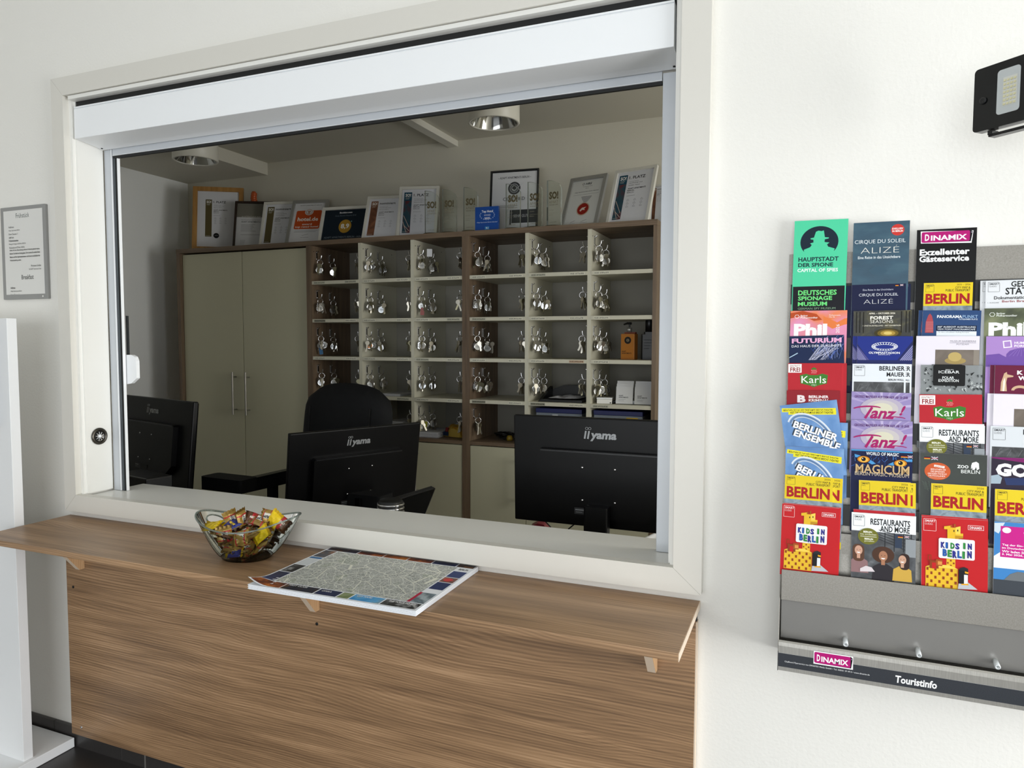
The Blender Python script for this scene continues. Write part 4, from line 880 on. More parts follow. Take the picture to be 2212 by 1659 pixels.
sweet('tan',0.030,0.010,0.092,(R(25),R(20),R(20)),'tan sweet packet lying across the top of the heap',1)
sweet('brown',0.012,0.016,0.094,(R(50),R(24),R(40)),'dark brown sweet packet on top of the heap',0)
sweet('brown',0.084,0.006,0.088,(R(60),R(40),R(30)),'dark brown sweet packet against the right tip of the bowl',1)
sweet('gold',0.006,-0.046,0.062,(R(62),R(-16),R(14)),'gold sweet packet pressed flat against the front of the bowl, lettering outward',0)
sweet('gold',-0.036,-0.044,0.066,(R(62),R(80),R(6)),'gold sweet packet turned on end against the front of the bowl',2)
sweet('blue',-0.014,-0.036,0.028,(R(58),R(-8),R(10)),'dark blue sweet packet low against the front of the bowl',0)
sweet('blue',-0.028,-0.014,0.084,(R(20),R(10),R(-20)),'dark blue sweet packet half buried in the heap',1)
sweet('yellow',0.052,-0.040,0.070,(R(60),R(-40),R(20)),'yellow printed sweet packet against the front right of the bowl',2)
# ================================================================ office: cabinets along the back wall
FY,BYK=1.87,2.262; TOP=1.858
ORD=['first','second','third','fourth','fifth','sixth']
ROWW=['top','second','third','fourth','fifth']
DOORM=CREAM
def handle(parent,x,z0,z1,y):
    m=MB(); m.tube([(x,y-0.032,z0),(x,y-0.032,z1)],0.006,STEEL,14)
    for z in (z0+0.03,z1-0.03): m.tube([(x,y,z),(x,y-0.032,z)],0.0045,STEEL,10)
    return m
def carcass(unit,x0,x1,tl,tr,bot=-0.06):
    """side panels, top, bottom, plinth, back"""
    part(MB().box(x0,x0+tl,FY,BYK,OZ0+0.001,TOP-0.0265,OAK),'side_panel',unit)
    part(MB().box(x1-tr,x1,FY,BYK,OZ0+0.001,TOP-0.0265,OAK),'side_panel',unit)
    part(MB().box(x0,x1,FY-0.002,BYK,TOP-0.026,TOP,OAKX),'top_panel',unit)
    part(MB().box(x0+tl,x1-tr,FY+0.02,BYK-0.02,bot-0.02,bot-0.001,OAKX),'bottom_panel',unit)
    part(MB().box(x0+tl,x1-tr,FY+0.05,FY+0.066,OZ0+0.002,bot-0.0205,OAKX),'plinth',unit)
    part(MB().box(x0+tl,x1-tr,BYK-0.018,BYK-0.008,bot,TOP-0.0265,BACKP),'back_panel',unit)
# tall two-door cabinet
ca=thing('wardrobe_cabinet','tall two-door cream cabinet with oak sides left of the key shelves','cabinet',(-3.165,2.07,OZ0))
carcass(ca,-3.677,-2.6555,0.026,0.018)
for x0,x1,hx,hw in ((-3.648,-3.172,-3.232,'left'),(-3.167,-2.676,-3.130,'right')):
    d=part(MB().box(x0,x1,FY+0.022,FY+0.04,-0.055,TOP-0.034,DOORM),'door',ca,0.0012)
    h=handle(None,hx,0.832,1.093,FY+0.022).build('handle',d)
# pigeonhole units
HOOK=MB()
HOOK.box(0.0005,0.005,-0.0055,0.0055,-0.046,0.0,CHROME)
HOOK.tube([(0.003,0,-0.040),(0.012,0,-0.050),(0.024,0,-0.052),(0.032,0,-0.046),(0.036,0,-0.036),(0.037,0,-0.024)],[0.003,0.0034,0.0034,0.0034,0.0032,0.0036],CHROME,8)
HOOK.tube([(0.003,0,-0.006),(0.010,0,-0.004),(0.016,0,0.002)],[0.0028,0.003,0.0034],CHROME,8)
HOOKM=HOOK.mesh('hook')
CELLTOP=[1.832,1.609,1.391,1.175,0.957]; SHZ=[1.628,1.410,1.195,0.977]
units=[]
COLS=[(-2.637,-2.319),(-2.299,-1.983),(-1.964,-1.671),(-1.628,-1.317),(-1.298,-0.990),(-0.970,-0.669)]
def lab_strip(unit,x,z,w_,txt,style=0):
    s=Sheet(w_,0.0125,0.0004,('#dedccb','#b9b9a8','#8c8b7c','#c9ad93')[style],(0,0,100))
    hh=0.0125/w_*100
    s.text(txt,4,hh*.22,94,hh*.78,'#26251f',0.02); s.eps=0.00003
    o=s.build('label_strip',unit); o.location=(x-unit.location[0],FY+0.0016-unit.location[1],z-unit.location[2]); return o
ap=1
for ui,(x0,x1,ci) in enumerate(((-2.655,-1.6500,(0,1,2)),(-1.6495,-0.651,(3,4,5)))):
    u=thing('pigeonhole_cabinet',('oak pigeonhole cabinet full of keys, beside the tall two-door cabinet','oak pigeonhole cabinet full of keys, at the right behind the rightmost monitor')[ui],'cabinet',((x0+x1)/2,2.07,OZ0))
    units.append(u); carcass(u,x0,x1,0.018 if ui==0 else 0.0215,0.021 if ui==0 else 0.018)
    for k in (0,1):
        a=COLS[ci[k]][1]; b_=COLS[ci[k+1]][0]
        part(MB().box(a,b_,FY+0.004,BYK-0.019,0.757,TOP-0.027,CREAMS),'divider',u)
    part(MB().box(COLS[ci[0]][0],COLS[ci[2]][1],FY+0.001,BYK-0.019,0.737,0.756,OAKX),'middle_shelf',u)
    for k,c in enumerate(ci):
        a,b_=COLS[c]
        for r,z in enumerate(SHZ): part(MB().box(a+0.0004,b_-0.0004,FY+0.0022,BYK-0.019,z-0.019,z,CREAMS),'shelf',u)
        # cupboard door below
        dl=a-0.009 if k else a+0.0015; dr=b_+0.009 if k<2 else b_-0.0015
        d=part(MB().box(dl+0.0012,dr-0.0012,FY+0.003,FY+0.02,-0.055,0.732,DOORM),'door',u,0.001)
        handle(None,(dl+0.03) if ui==0 else (dr-0.03),0.44,0.70,FY+0.003).build('handle',d)
        for r in range(5):
            z=(SHZ+[0.7475])[r]-(0.004 if r<4 else -0.0015)
            if r==4 and c in (1,0,4,5): continue
            f_,t_=ap,ap+3; ap+=4
            tx='HOUSE %d AP %02d bis AP %02d'%(1+(r>0)+(r>2),f_,t_)
            if r<4 or c in (2,3): lab_strip(u,a+0.014,z,0.078 if r<4 else 0.055,tx if r<4 else 'HOUSE 3',2 if (r,c) in ((1,0),(3,3),(3,4)) else (1 if (r+c)%4==0 else 0))
            if c<5 and not (r==4 and c==3):
                lab_strip(u,b_-0.014-0.076,z,0.076,'HOUSE %d AP %02d bis AP %02d'%(1+(r>0)+(r>2),f_+4,t_+4),3 if (r,c) in ((2,4),) else (1 if (r*3+c)%5==0 else 0))
        for hx,hy in ((a+0.0003,1.893),(a+0.0003,2.19)):
            m=MB(); m.lathe([(0,0),(0.003,0),(0.003,0.0004)],BLACK,10,Matrix.Translation((hx,hy,1.80))@Matrix.Rotation(R(90),4,'Y'))
            part(m,'peg_hole',u)

# key bunches --------------------------------------------------------------
KEYM=mat('nickel','#b7b2a6',0.3,0.9); KEYB=mat('dull_brass','#8f8a72',0.38,0.8); TAGF=mat('tag_face','#d9dbdc',0.16,0.55,0.6)
m=MB(); m.tube([(0.0135*math.cos(2*pi*i/20),0,-0.0135+0.0135*math.sin(2*pi*i/20)) for i in range(20)],0.0017,CHROME,7,closed=True); RINGM=m.mesh('split_ring')
def tagmesh(face):
    m=MB(); Mx=Matrix.Rotation(R(90),4,'X')
    m.lathe([(0.0,-0.0025),(0.0165,-0.0025),(0.0178,-0.0015),(0.0178,0.0015),(0.0165,0.0025),(0.0145,0.0022)],CHROME,28,Mx@Matrix.Identity(4)); m.lathe([(0.0145,0.0022),(0.0,0.0022)],face,28,Mx)
    for i,(w_,z) in enumerate(((0.012,0.003),(0.017,-0.001),(0.010,-0.005))): m.box(-w_/2,w_/2,-0.0024,-0.00235,z-0.0008,z+0.0008,P('#55565a'))
    m.tube([(0.0045*math.cos(2*pi*i/10),0,0.0195+0.0045*math.sin(2*pi*i/10)) for i in range(10)],0.0011,CHROME,6,closed=True)
    return m.mesh('tag')
TAGM=tagmesh(TAGF); TAGO=tagmesh(mat('orange_tag_face','#d98a3e',0.3,0.1))
def keymesh(mm,L_):
    m=MB(); pts=[]
    n=18
    out=[(0.0105*math.sin(2*pi*i/n),0.0105*math.cos(2*pi*i/n)-0.0105) for i in range(n)]
    Mx=Matrix.Rotation(R(0),4,'X')
    m.prism(out,'Y',-0.0011,0.0011,mm)
    bl=[(-0.0042,-0.0195),(0.0042,-0.0195),(0.0042,-L_+0.004),(0.0,-L_),(-0.0036,-L_+0.003)]
    k=7
    for i in range(k): bl.append((-0.0036+(0.0016 if i%2 else 0.0),-L_+0.006+(L_-0.030)*i/k))
    m.prism(bl,'Y',-0.0010,0.0010,mm); return m.mesh('key')
KEYS=[keymesh(KEYM,0.055),keymesh(KEYB,0.052),keymesh(KEYM,0.046)]
FOBS={}
def fob(col):
    if col not in FOBS: FOBS[col]=MB().prism(rrect(-0.009,-0.034,0.009,0.0,0.003),'Y',-0.0015,0.0015,mat('fob_'+col.lstrip('#'),col,0.4)).mesh('fob')
    return FOBS[col]
def child(name,me,par,loc,rot):
    o=bpy.data.objects.new(name,me); COL.objects.link(o); o.parent=par; o.location=loc; o.rotation_euler=rot; return o
kr=random.Random(11)
def bunch(x,y,z,face,label,tagged=True,nk=4,tagm=None,extra=None,small=False):
    t=thing('key_bunch',label,'keys',(x,y,z),(0,0,0),'keys hanging in the pigeonholes'); t.scale=(1.16,1.16,1.16)
    yaw=R(32)*face+kr.uniform(-.45,.45)
    child('split_ring',RINGM,t,(0,0,0.0),(0,kr.uniform(-.15,.15),yaw))
    c,s_=math.cos(yaw),math.sin(yaw)
    for i in range(nk):
        d=(i-(nk-1)/2)*0.0075+kr.uniform(-.002,.002)
        child('key',KEYS[(i+kr.randrange(3))%3],t,(s_*d*1.7*-1+kr.uniform(-.004,.004),c*d*1.5+0.002,-0.0225+kr.uniform(-.003,.003)),(kr.uniform(-.25,.25),kr.uniform(-.42,.42),yaw+kr.uniform(-1.3,1.3)))
    if tagged:
        child('tag',tagm or TAGM,t,(s_*0.010+kr.uniform(-.004,.004),-c*0.012,-0.0475+kr.uniform(-.004,.002)),(kr.uniform(-.12,.10),kr.uniform(-.2,.2),R(30)*face+kr.uniform(-.3,.3)))
        if kr.random()<0.45: child('tag',TAGM,t,(-s_*0.002+0.016*c*kr.choice((-1,1)),0.006,-0.045),(kr.uniform(-.2,.2),kr.uniform(-.5,.5),R(30)*face+kr.uniform(-.9,.9)))
    if extra:
        f=child('fob' if extra[1]<0 else 'paper_label',extra[0],t,extra[2] if len(extra)>2 else (0.004,-0.012,-0.060),(0,kr.uniform(-.15,.15),R(25)))
    return t
def hang(c,r,side,y,label,**k):
    a,b_=COLS[c]; u=units[0 if c<3 else 1]; z=CELLTOP[r]-0.030-(0.006 if y>1.95 else 0)
    h=bpy.data.objects.new('hook',HOOKM); COL.objects.link(h); h.parent=u
    hx=a if side=='left' else b_
    h.location=(hx-u.location[0],y-u.location[1],z-u.location[2]); h.rotation_euler=(0,0,0 if side=='left' else pi)
    bunch(hx+(0.027 if side=='left' else -0.036),y,z-0.0485,1 if side=='left' else .6,label,**k)
SPECIAL={(2,1,'front'):dict(tagm=TAGO),(2,0,'front'):dict(extra=(fob('#1d5f8f'),-1,(0.004,-0.010,-0.058))),(1,2,'front'):dict(extra=(fob('#8a2f24'),-1,(0.010,-0.012,-0.056))),
 (0,2,'front'):dict(extra=(MB().prism(rrect(-0.012,-0.036,0.013,0.0,0.002),'Y',-0.0003,0.0003,PAPER).mesh('paper_label'),1,(0.022,0.035,0.030))),(4,2,'front'):dict(extra=(fob('#8d8a1e'),-1,(0.016,0.004,-0.030)))}
SPW={(2,1,'front'):' with an orange tag',(2,0,'front'):' with a blue fob',(1,2,'front'):' with a red fob',(0,2,'front'):' with a white paper label',(4,2,'front'):' with a mustard fob'}
for r in range(5):
    for c in range(6):
        for pos,y in (('front',1.915),('back',2.035)):
            if r==4 and not (c==2 or (c==3 and pos=='front')): continue
            w_='keys'+SPW.get((r,c,pos),'')+', %s hook, left wall, %s pigeonhole, %s key column'%(pos,ROWW[r],ORD[c])
            k=dict(SPECIAL.get((r,c,pos),{})); 
            if (r,c)==(4,3): k=dict(tagged=False,nk=6)
            hang(c,r,'left',y,w_,nk=k.pop('nk',6 if pos=='front' else 7),**k)
        if c<5 and (r<4 or c in (1,2)):
            hang(c,r,'right',1.918,'keys without tag, right wall, %s pigeonhole, %s key column'%(ROWW[r],ORD[c]),tagged=False,nk=5)

# ---------------------------------------------------------------- certificates and awards on top of the cabinets
def cert(name,label,x,y,yaw,lean,w_,h_,bar,fm,sheet,inner=None,depth=0.018):
    t=thing(name,label,'frame',(x,y,TOP+0.0005),(-R(lean),0,R(yaw)),'framed certificates on the cabinets')
    m=MB(); m.prism([(0,0),(w_,0),(w_-bar,bar),(bar,bar)],'Y',-depth/2,depth/2,fm); m.prism([(0,h_),(bar,h_-bar),(w_-bar,h_-bar),(w_,h_)],'Y',-depth/2,depth/2,fm)
    m.prism([(0,0),(bar,bar),(bar,h_-bar),(0,h_)],'Y',-depth/2,depth/2,fm); m.prism([(w_,0),(w_,h_),(w_-bar,h_-bar),(w_-bar,bar)],'Y',-depth/2,depth/2,fm); m.build('frame',t,0.001)
    g_=sheet(w_-2*bar,h_-2*bar); g_.build('certificate',t,(bar,0.0,h_-bar)); return t
OAKF=wood('oak_frame',['#8a6234','#a2763f','#b5884c','#c49a5e'],'Z',2.0,0.45); DKF=mat('dark_walnut_frame','#2e211a',0.4); WHFr=mat('white_frame','#d8d7d0',0.4); SILF=mat('silver_frame_matt','#a9a9a6',0.35,0.5); BLKF=mat('black_silver_frame','#3c3d3e',0.35,0.5)
FPAP='#d6d8df'
def sq(s,n_,y0,seed=1,x0=44,x1=92):   # rows of small signatures
    rr=random.Random(seed)
    for j in range(n_):
        for i in range(3):
            x=x0+(x1-x0)*(i+.1)/3; y=y0+9*j
            s.line((x,y+2),(x+4,y-1),0.5,'#6a6a72'); s.line((x+3,y-1),(x+6,y+2),0.4,'#6a6a72'); s.rect(x,y+3.2,x+8,y+3.7,'#8a8a90'); s.rect(x,y+4.4,x+6.5,y+4.8,'#9a9aa0')
def so_sheet(head,strip,seal=False,lines_=('nachhaltig und','besonders')):
    def f(w_,h_):
        s=Sheet(w_,h_,0.002,FPAP,(0,0,100)); H=h_/w_*100
        s.rect(6,8,29,H-12,strip) if not callable(strip) else strip(s,H)
        s.text('SO!',9.5,12,26,22,'#eeeeea',0.03); s.text('APART',10,24,24,26.5,'#d8d6cc'); s.text('AWARD',10,28,21,30,'#d8d6cc')
        s.text(head,34,13,34+(44 if head[0]=='1' else 52),21 if head[0]=='1' else 20,'#24252a',0.02)
        s.text('Das beste Konzept',36,27,62,29.5,'#6c6d74'); s.text(lines_[0],36,31,72,34.5,'#55565e'); s.text(lines_[1],36,37,66,40,'#55565e')
        s.text('ADAPT APARTMENTS',35,46,84,50,'#2c2d33',0.02); s.text('BERLIN,',35,52,54,55.5,'#2c2d33',0.02); s.text('BERLIN',35,57.5,53,60.5,'#3c3d44')
        s.rect(35,68,58,68.8,'#8a8b92'); sq(s,3,78,len(head),36,92); s.rect(8,H-15.5,24,H-14.8,'#cfcdc0')
        if seal: s.ell(46,H-16,10,10,'#15171a',24); s.text('2022',40,H-18,52,H-14.5,'#8f9094')
        return s
    return f
BRZ='#5d5436'
def strip_blue(s,H):
    s.rect(6,8,29,H-12,photo('reef',['#123c52','#2a4a58','#5a1f2c','#7a3a3c'],12,5,1.0,(1,1,1))); s.rect(6,8,29,34,'#1f4a60')
    for a,b_ in (((8,H*.55),(26,H*.8)),((10,H*.75),(27,H*.88)),((7,H*.68),(18,H*.9))): s.line(a,b_,1.2,'#d8c0b4')
def strip_brown(s,H):
    s.rect(6,8,29,H-12,photo('copper',['#4a2e22','#7a4e38','#96684c'],18))
def f1s(w_,h_):
    s=Sheet(w_,h_,0.002,FPAP,(0,0,100)); H=h_/w_*100; k=so_sheet('1. PLATZ',BRZ,True)(w_*0.68,h_*0.76)
    for (vs_,mb) in ((k.mb.v,k.mb),): s.mb.add([(x+w_*0.15,y-0.0001,z-h_*0.11) for x,y,z in vs_ ],[],P(FPAP))
    o=len(s.mb.v)-len(k.mb.v)
    for f,mi_,sm_ in zip(k.mb.f,k.mb.m,k.mb.sm): s.mb.f.append(tuple(o+i for i in f)); s.mb.m.append(s.mb.mi(k.mb.mats[mi_])); s.mb.sm.append(sm_)
    return s
cert('certificate_frame','large oak-framed certificate in the far left corner on top of the cabinets',-3.641,1.962,32,9,0.31,0.425,0.028,OAKF,f1s)
def f2s(w_,h_):
    s=Sheet(w_,h_,0.002,'#c9cacd',(0,0,100)); H=h_/w_*100; s.rect(0,0,100,44,'#77756c'); s.ell(88,18,11,11,'#1a1b1e',24); s.text('2019',81,15,95,20,'#9a9a98')
    s.text('AUSZEICHNUNG',14,40,72,46,'#b8b6ae',0.01); s.text('Hiermit zeichnen wir das Hotel',14,51,70,54,'#5a5b60'); s.text('ADAPT APARTMENTS / BERLIN',14,57,92,61,'#26272b',0.02)
    s.lines(14,67,60,92,6,'#8d8e93',1.3,0.4,3); s.lines(14,100,80,106,1,'#8d8e93',1.3); s.ring(86,84,11,20,2.2,'#a9aaae',26); s.lines(14,118,34,134,4,'#9a9ba0',1.2,0.4,5); return s
cert('certificate_frame','dark brown framed award with a grey upper half, in front of the oak-framed one',-3.354,2.012,26,14,0.236,0.325,0.013,DKF,f2s)
cert('certificate_frame','white frame with a bronze-striped nominee certificate, third from the left',-3.165,2.035,14,16,0.225,0.312,0.015,WHFr,so_sheet('nominiert',BRZ,False,('groß und großartig','Apartmenthaus')))
def f4s(w_,h_):
    s=Sheet(w_,h_,0.002,'#d9dade',(0,0,100)); H=h_/w_*100
    s.text('ADAPT APARTMENTS BERLIN',16,6,88,8.5,'#44454b',0.02); s.poly(rrect(8,26,92,92,5),'#c25122'); s.ell(50,31,14,12,'#d9dade',26); s.ring(50,31,11,9.5,1.6,'#b98a76',22); s.poly([(44,27),(56,27),(53,34),(51,37),(49,37),(47,34)],'#b98a76'); s.rect(46,37,54,38.5,'#b98a76')
    s.text('hotel.de',16,50,84,64,'#f0ece6',0.03); s.text('award',34,72,66,78,'#f0ece6',0.02); s.text('top rated hotel',12,81,88,89,'#f0ece6',0.02)
    s.lines(12,98,90,106,2,'#8d8e93',1.1,0.1); s.line((40,115),(60,110),0.8,'#55565e'); s.rect(36,121,62,122,'#8d8e93'); s.rect(38,H-6,60,H-4.8,'#6d6e73'); return s
cert('certificate_frame','silver frame with a square orange award print',-2.945,2.012,12.3,23,0.237,0.322,0.019,SILF,f4s)
def f5s(w_,h_):
    s=Sheet(w_,h_,0.002,'#16222e',(0,0,100)); H=h_/w_*100
    s.text('Booking.com',36,5,66,9.5,'#e2e4e8',0.03); s.text('Guest Review Awards 2018',26,12,76,15.5,'#66727e'); s.ell(53,39,15,15.5,'#b0882f',34); s.text('8,9',43,33,63,46,'#ecebe6',0.03); s.ell(67,28,1.6,1.6,'#6fa0a0',10)
    s.text('ADAPT APARTMENTS BERLIN - Adlershof',6,62,106,66,'#7f8a94'); return s
cert('certificate_frame','white landscape frame with a navy print and a gold score disc',-2.705,2.02,6.5,17,0.311,0.238,0.017,WHFr,f5s)
cert('certificate_frame','white frame with a copper-striped nominee certificate, left of a taller white one',-2.375,1.99,11.3,22,0.215,0.292,0.014,WHFr,so_sheet('nominiert',strip_brown))
cert('certificate_frame','tall white frame with a first place certificate, above the second key column',-2.153,2.008,15,15,0.232,0.320,0.016,WHFr,so_sheet('1. PLATZ',strip_blue))
def f8s(w_,h_):
    s=Sheet(w_,h_,0.002,'#d3d5da',(0,0,100)); H=h_/w_*100; s.frame(0,0,100,H,1.6,'#26282b')
    s.text('– ADAPT APARTMENTS BERLIN –',14,11,86,15.5,'#4a4b52',0.01); s.ell(50,36,13.5,13.5,'#3a3c41',32); s.ring(50,36,10,10,2.2,'#8e9096',28); s.poly([(44,36),(50,43),(70,24),(51,40)],'#b9bbc0'); s.ring(50,36,6,6,1.4,'#b9bbc0',20)
    s.text('CERTIFIED',26,55,74,62,'#33353a',0.0); s.rect(46,82,100,110,'#3c3e42'); s.text('SEHR GUT',50,92,82,98,'#a9abb0',0.02); s.rect(42,82,45,H-20,'#2a2c30'); s.lines(10,72,60,78,2,'#8d8e93',1,0.2); s.line((55,H-10),(80,H-14),0.8,'#4a4b52'); return s
cert('certificate_frame','thin dark-edged certificate standing upright behind the glass trophies',-1.614,2.085,6,6,0.274,0.36,0.007,BLKF,f8s,depth=0.012)
def f9s(w_,h_):
    s=Sheet(w_,h_,0.002,'#cfd0cd',(0,0,100)); H=h_/w_*100
    s.ring(36,12,4,3.5,1.2,'#33343a',18); s.text('HRS',43,8.5,62,15.5,'#26272b',0.03,shear=0.2); s.text('Top Quality Hotel',34,19,66,22.5,'#44454b'); s.text('2014',45,25,55,28,'#44454b')
    s.text('Adapt Apartments Berlin Berlin-Adlershof',12,36,90,39.5,'#33343a',0.02); s.rect(10,46,92,46.8,'#8d8e93')
    for i,w in enumerate((34,30,26,20,14)): s.rect(55-w/2,54+4*i,55+w/2,55.6+4*i,'#55565c')
    s.ell(52,94,21,21,'#b9a994',36); s.ell(52,94,18,18,'#8e2219',34); s.poly([(42,98),(48,90),(62,88),(56,94),(60,98),(50,97),(46,102)],'#d8c8bc'); s.text('HRS',46,74,58,77,'#6a3a30',0.02); s.line((20,H-10),(34,H-16),0.8,'#4a4b52'); s.line((54,H-10),(72,H-16),0.8,'#4a4b52'); s.rect(16,H-7,36,H-6.2,'#8d8e93'); s.rect(52,H-7,76,H-6.2,'#8d8e93'); return s
cert('certificate_frame','wide silver-framed certificate with a round red seal',-1.187,2.03,-14.3,22,0.220,0.302,0.019,SILF,f9s)
cert('certificate_frame','white frame with a first place certificate, at the far right of the cabinet top',-0.943,2.03,-13.6,20,0.232,0.319,0.015,WHFr,so_sheet('1. PLATZ',strip_blue,False,('nachhaltig und','besonders – Bestand')))
cert('certificate_frame','white frame edge just showing at the right edge of the hatch opening',-0.752,2.14,-10,9,0.098,0.225,0.011,WHFr,so_sheet('nominiert',strip_brown))
# glass trophies: slabs with a quarter-round shoulder on a metal foot
TG=thin_glass('trophy_glass','#fafcfa'); TGE=mat('glass_edge','#b9c4bc',0.08,0,0.9); TGE.node_tree.nodes['Principled BSDF'].inputs['Transmission Weight'].default_value=0.55
FOOT=mat('polished_foot','#8a8172',0.16,1.0)
def trophy(label,x,y,yaw,w_=0.078,h_=0.232,tone='#7d7460'):
    t=thing('glass_trophy',label,'trophy',(x,y,TOP+0.0005),(0,0,R(yaw)),'glass trophies on the cabinets')
    m=MB(); m.lathe([(0.0,0.0),(0.050,0.0),(0.050,0.010),(0.048,0.0115),(0.0,0.0115)],FOOT,40); m.build('foot',t)
    z0=0.0118; out=[(-w_/2,z0),(w_/2,z0),(w_/2,z0+h_-w_*.62)]
    for i in range(1,11):
        a=R(90*i/10); out.append((-w_/2+w_*math.cos(a),z0+h_-w_*.62+w_*.62*math.sin(a)))
    m=MB(); m.add([(p[0],-0.008,p[1]) for p in out],[tuple(range(len(out)))],TG); m.add([(p[0],0.008,p[1]) for p in out],[tuple(range(len(out)))],TG)
    n_=len(out); m.add([(p[0],-0.008,p[1]) for p in out]+[(p[0],0.008,p[1]) for p in out],[(i,(i+1)%n_,(i+1)%n_+n_,i+n_) for i in range(n_)],TGE); 
    def tx(s_,x0,z,x1,z1,b=0.03,c=tone):
        v,f=glyphs(s_,b); m.add([(x0+(x1-x0)*p+0.0,-0.0084,z0+z+(z1-z)*q) for p,q in v],f,P(c))
    tx('SO!',-w_*.33,h_*.58,w_*.33,h_*.75,0.05,'#5f573f'); tx('APART',-w_*.33,h_*.49,w_*.31,h_*.55,0.0,'#8a836c'); tx('WINNER 2019',-w_*.33,h_*.445,w_*.31,h_*.475,0.01); tx('Nominiert',-w_*.33,h_*.34,0,h_*.36,0,'#9a9684'); tx('ADAPT Apartments',-w_*.33,h_*.27,w_*.28,h_*.29,0,'#9a9684'); tx('BERLIN',-w_*.33,h_*.235,-w_*.05,h_*.255,0,'#9a9684'); tx('SO APART AWARD',-w_*.28,h_*.075,w_*.2,h_*.095,0.01)
    m.build('slab',t); return t
for x,y,yaw,l in ((-1.895,1.957,12,'leftmost glass trophy, in front of a tall white first place frame'),(-1.789,1.96,10,'second glass trophy from the left, beside the white first place frame'),(-1.660,1.955,8,'third glass trophy from the left, beside the small blue award block'),(-1.419,1.962,4,'fourth glass trophy from the left, in front of the dark-edged certificate'),(-1.298,1.962,0,'fifth glass trophy from the left'),(-1.193,1.962,-6,'rightmost glass trophy, next to the certificate with the red seal')): trophy(l,x,y,yaw)
ab=thing('award_block','small bright blue award block between the glass trophies','award',(-1.61,1.902,TOP+0.0005),(0,0,R(4)))
m=MB(); m.box(0,0.13,0.0006,0.018,0,0.125,mat('blue_acrylic','#173f86',0.15)); m.build('block',ab,0.001)
s=Sheet(0.13,0.125,0.0004,'#1b4a9a',(345,1060,200)); s.text('Top Hotel',402,1088,498,1112,'#e9eef6',0.03); s.text('AWARD',422,1120,478,1134,'#d3def0'); s.text('2025',425,1144,472,1160,'#e9eef6',0.03); s.text('Adapt Apartments Berlin-Adlershof',360,1178,535,1190,'#b9c9e4',0.01)
for sg in (-1,1):
    for i in range(7):
        a=R(-50+22*i); s.ell(449+sg*62*math.cos(a)*1.0,1128+34*math.sin(a),4,6,'#8fa9d4',8)
s.poly(rrect(428,1216,468,1250,5),'#2f7ab8'); s.text('9.1',438,1222,458,1236,'#f2f6fa',0.03); s.build('print',ab,(0,0,0.125))
og=thing('ornament','small orange twisted ornament top showing behind the dark brown framed award','ornament',(-3.31,2.16,TOP+0.0005))
m=MB(); ORG=mat('orange_glaze','#b5501c',0.35)
m.lathe([(0.0,0.0),(0.035,0.0),(0.034,0.12),(0.020,0.27),(0.018,0.308)],ORG,20); m.build('body',og)
m=MB()
for k in range(5): m.lathe([(0.018,0.308+0.014*k),(0.0225-0.001*k,0.315+0.014*k),(0.018,0.322+0.014*k)],ORG,16,Matrix.Translation((0.002*math.sin(k*2),0,0)))
m.lathe([(0.017,0.37),(0.012,0.387),(0.0,0.389)],ORG,16); m.build('twisted_neck',og)
# ================================================================ things on the cabinet shelves
PKR=mat('kraft_orange','#b5722c',0.5); 
sp=thing('soap_bottle','orange pump soap bottle with a black round mark, third pigeonhole of the last column','bottle',(-0.805,1.99,1.1953),(0,0,R(-8)),None)
m=MB(); m.box(-0.036,0.036,-0.024,0.024,0.0,0.128,PKR); b_=m.build('body',sp,0.003)
s=Sheet(0.066,0.115,0.0003,'#b9772f',(0,0,100)); s.ell(52,40,27,27,'#23201d',30); s.ring(52,40,11,11,3.5,'#a5967a',20); s.rect(46,38.5,62,41.5,'#a5967a'); s.text('ADAPT',6,118,40,128,'#3a2a1c',0.03); s.text('APARTMENTS',6,132,82,142,'#3a2a1c',0.03); s.build('label',sp,(-0.033,-0.0246,0.122))
s_=MB(); s_.box(-0.026,0.030,0.0,0.022,0.128,0.136,mat('rust_cap','#7a3218',0.5)); s_.build('shoulder',sp)
m=MB(); m.lathe([(0.0,0.136),(0.0125,0.136),(0.0125,0.158),(0.006,0.160),(0.0,0.160)],mat('pump_silver','#a9a9a6',0.3,0.6),20); m.build('pump_collar',sp)
m=MB(); m.tube([(0,0,0.158),(0,0,0.178)],0.004,BPLAST,10); m.tube([(0.010,0,0.179),(-0.012,0,0.180),(-0.030,0,0.174)],[0.006,0.0055,0.004],BPLAST,10); m.build('pump_head',sp)
bb=thing('bottle','black bottle with a black cap, beside the orange soap bottle','bottle',(-0.714,2.03,1.1953))
m=MB(); m.prism(rrect(-0.036,-0.022,0.036,0.022,0.008),'Z',0.0,0.125,BPLAST); m.prism(rrect(-0.024,-0.018,0.024,0.018,0.008),'Z',0.125,0.137,BPLAST); m.build('body',bb,0.003)
m=MB(); m.lathe([(0.0,0.137),(0.020,0.137),(0.020,0.196),(0.018,0.2),(0.0,0.2)],BPLAST,24); m.build('cap',bb)
m=MB()
for i in range(4): m.box(-0.02,0.022-0.006*i,-0.0223,-0.0222,0.096-0.014*i,0.099-0.014*i,P('#2f3236'))
m.build('lettering',bb)
CLR=mat('clear_acrylic_edge','#8f9492',0.1,0,0.8); CLR.node_tree.nodes['Principled BSDF'].inputs['Transmission Weight'].default_value=0.8
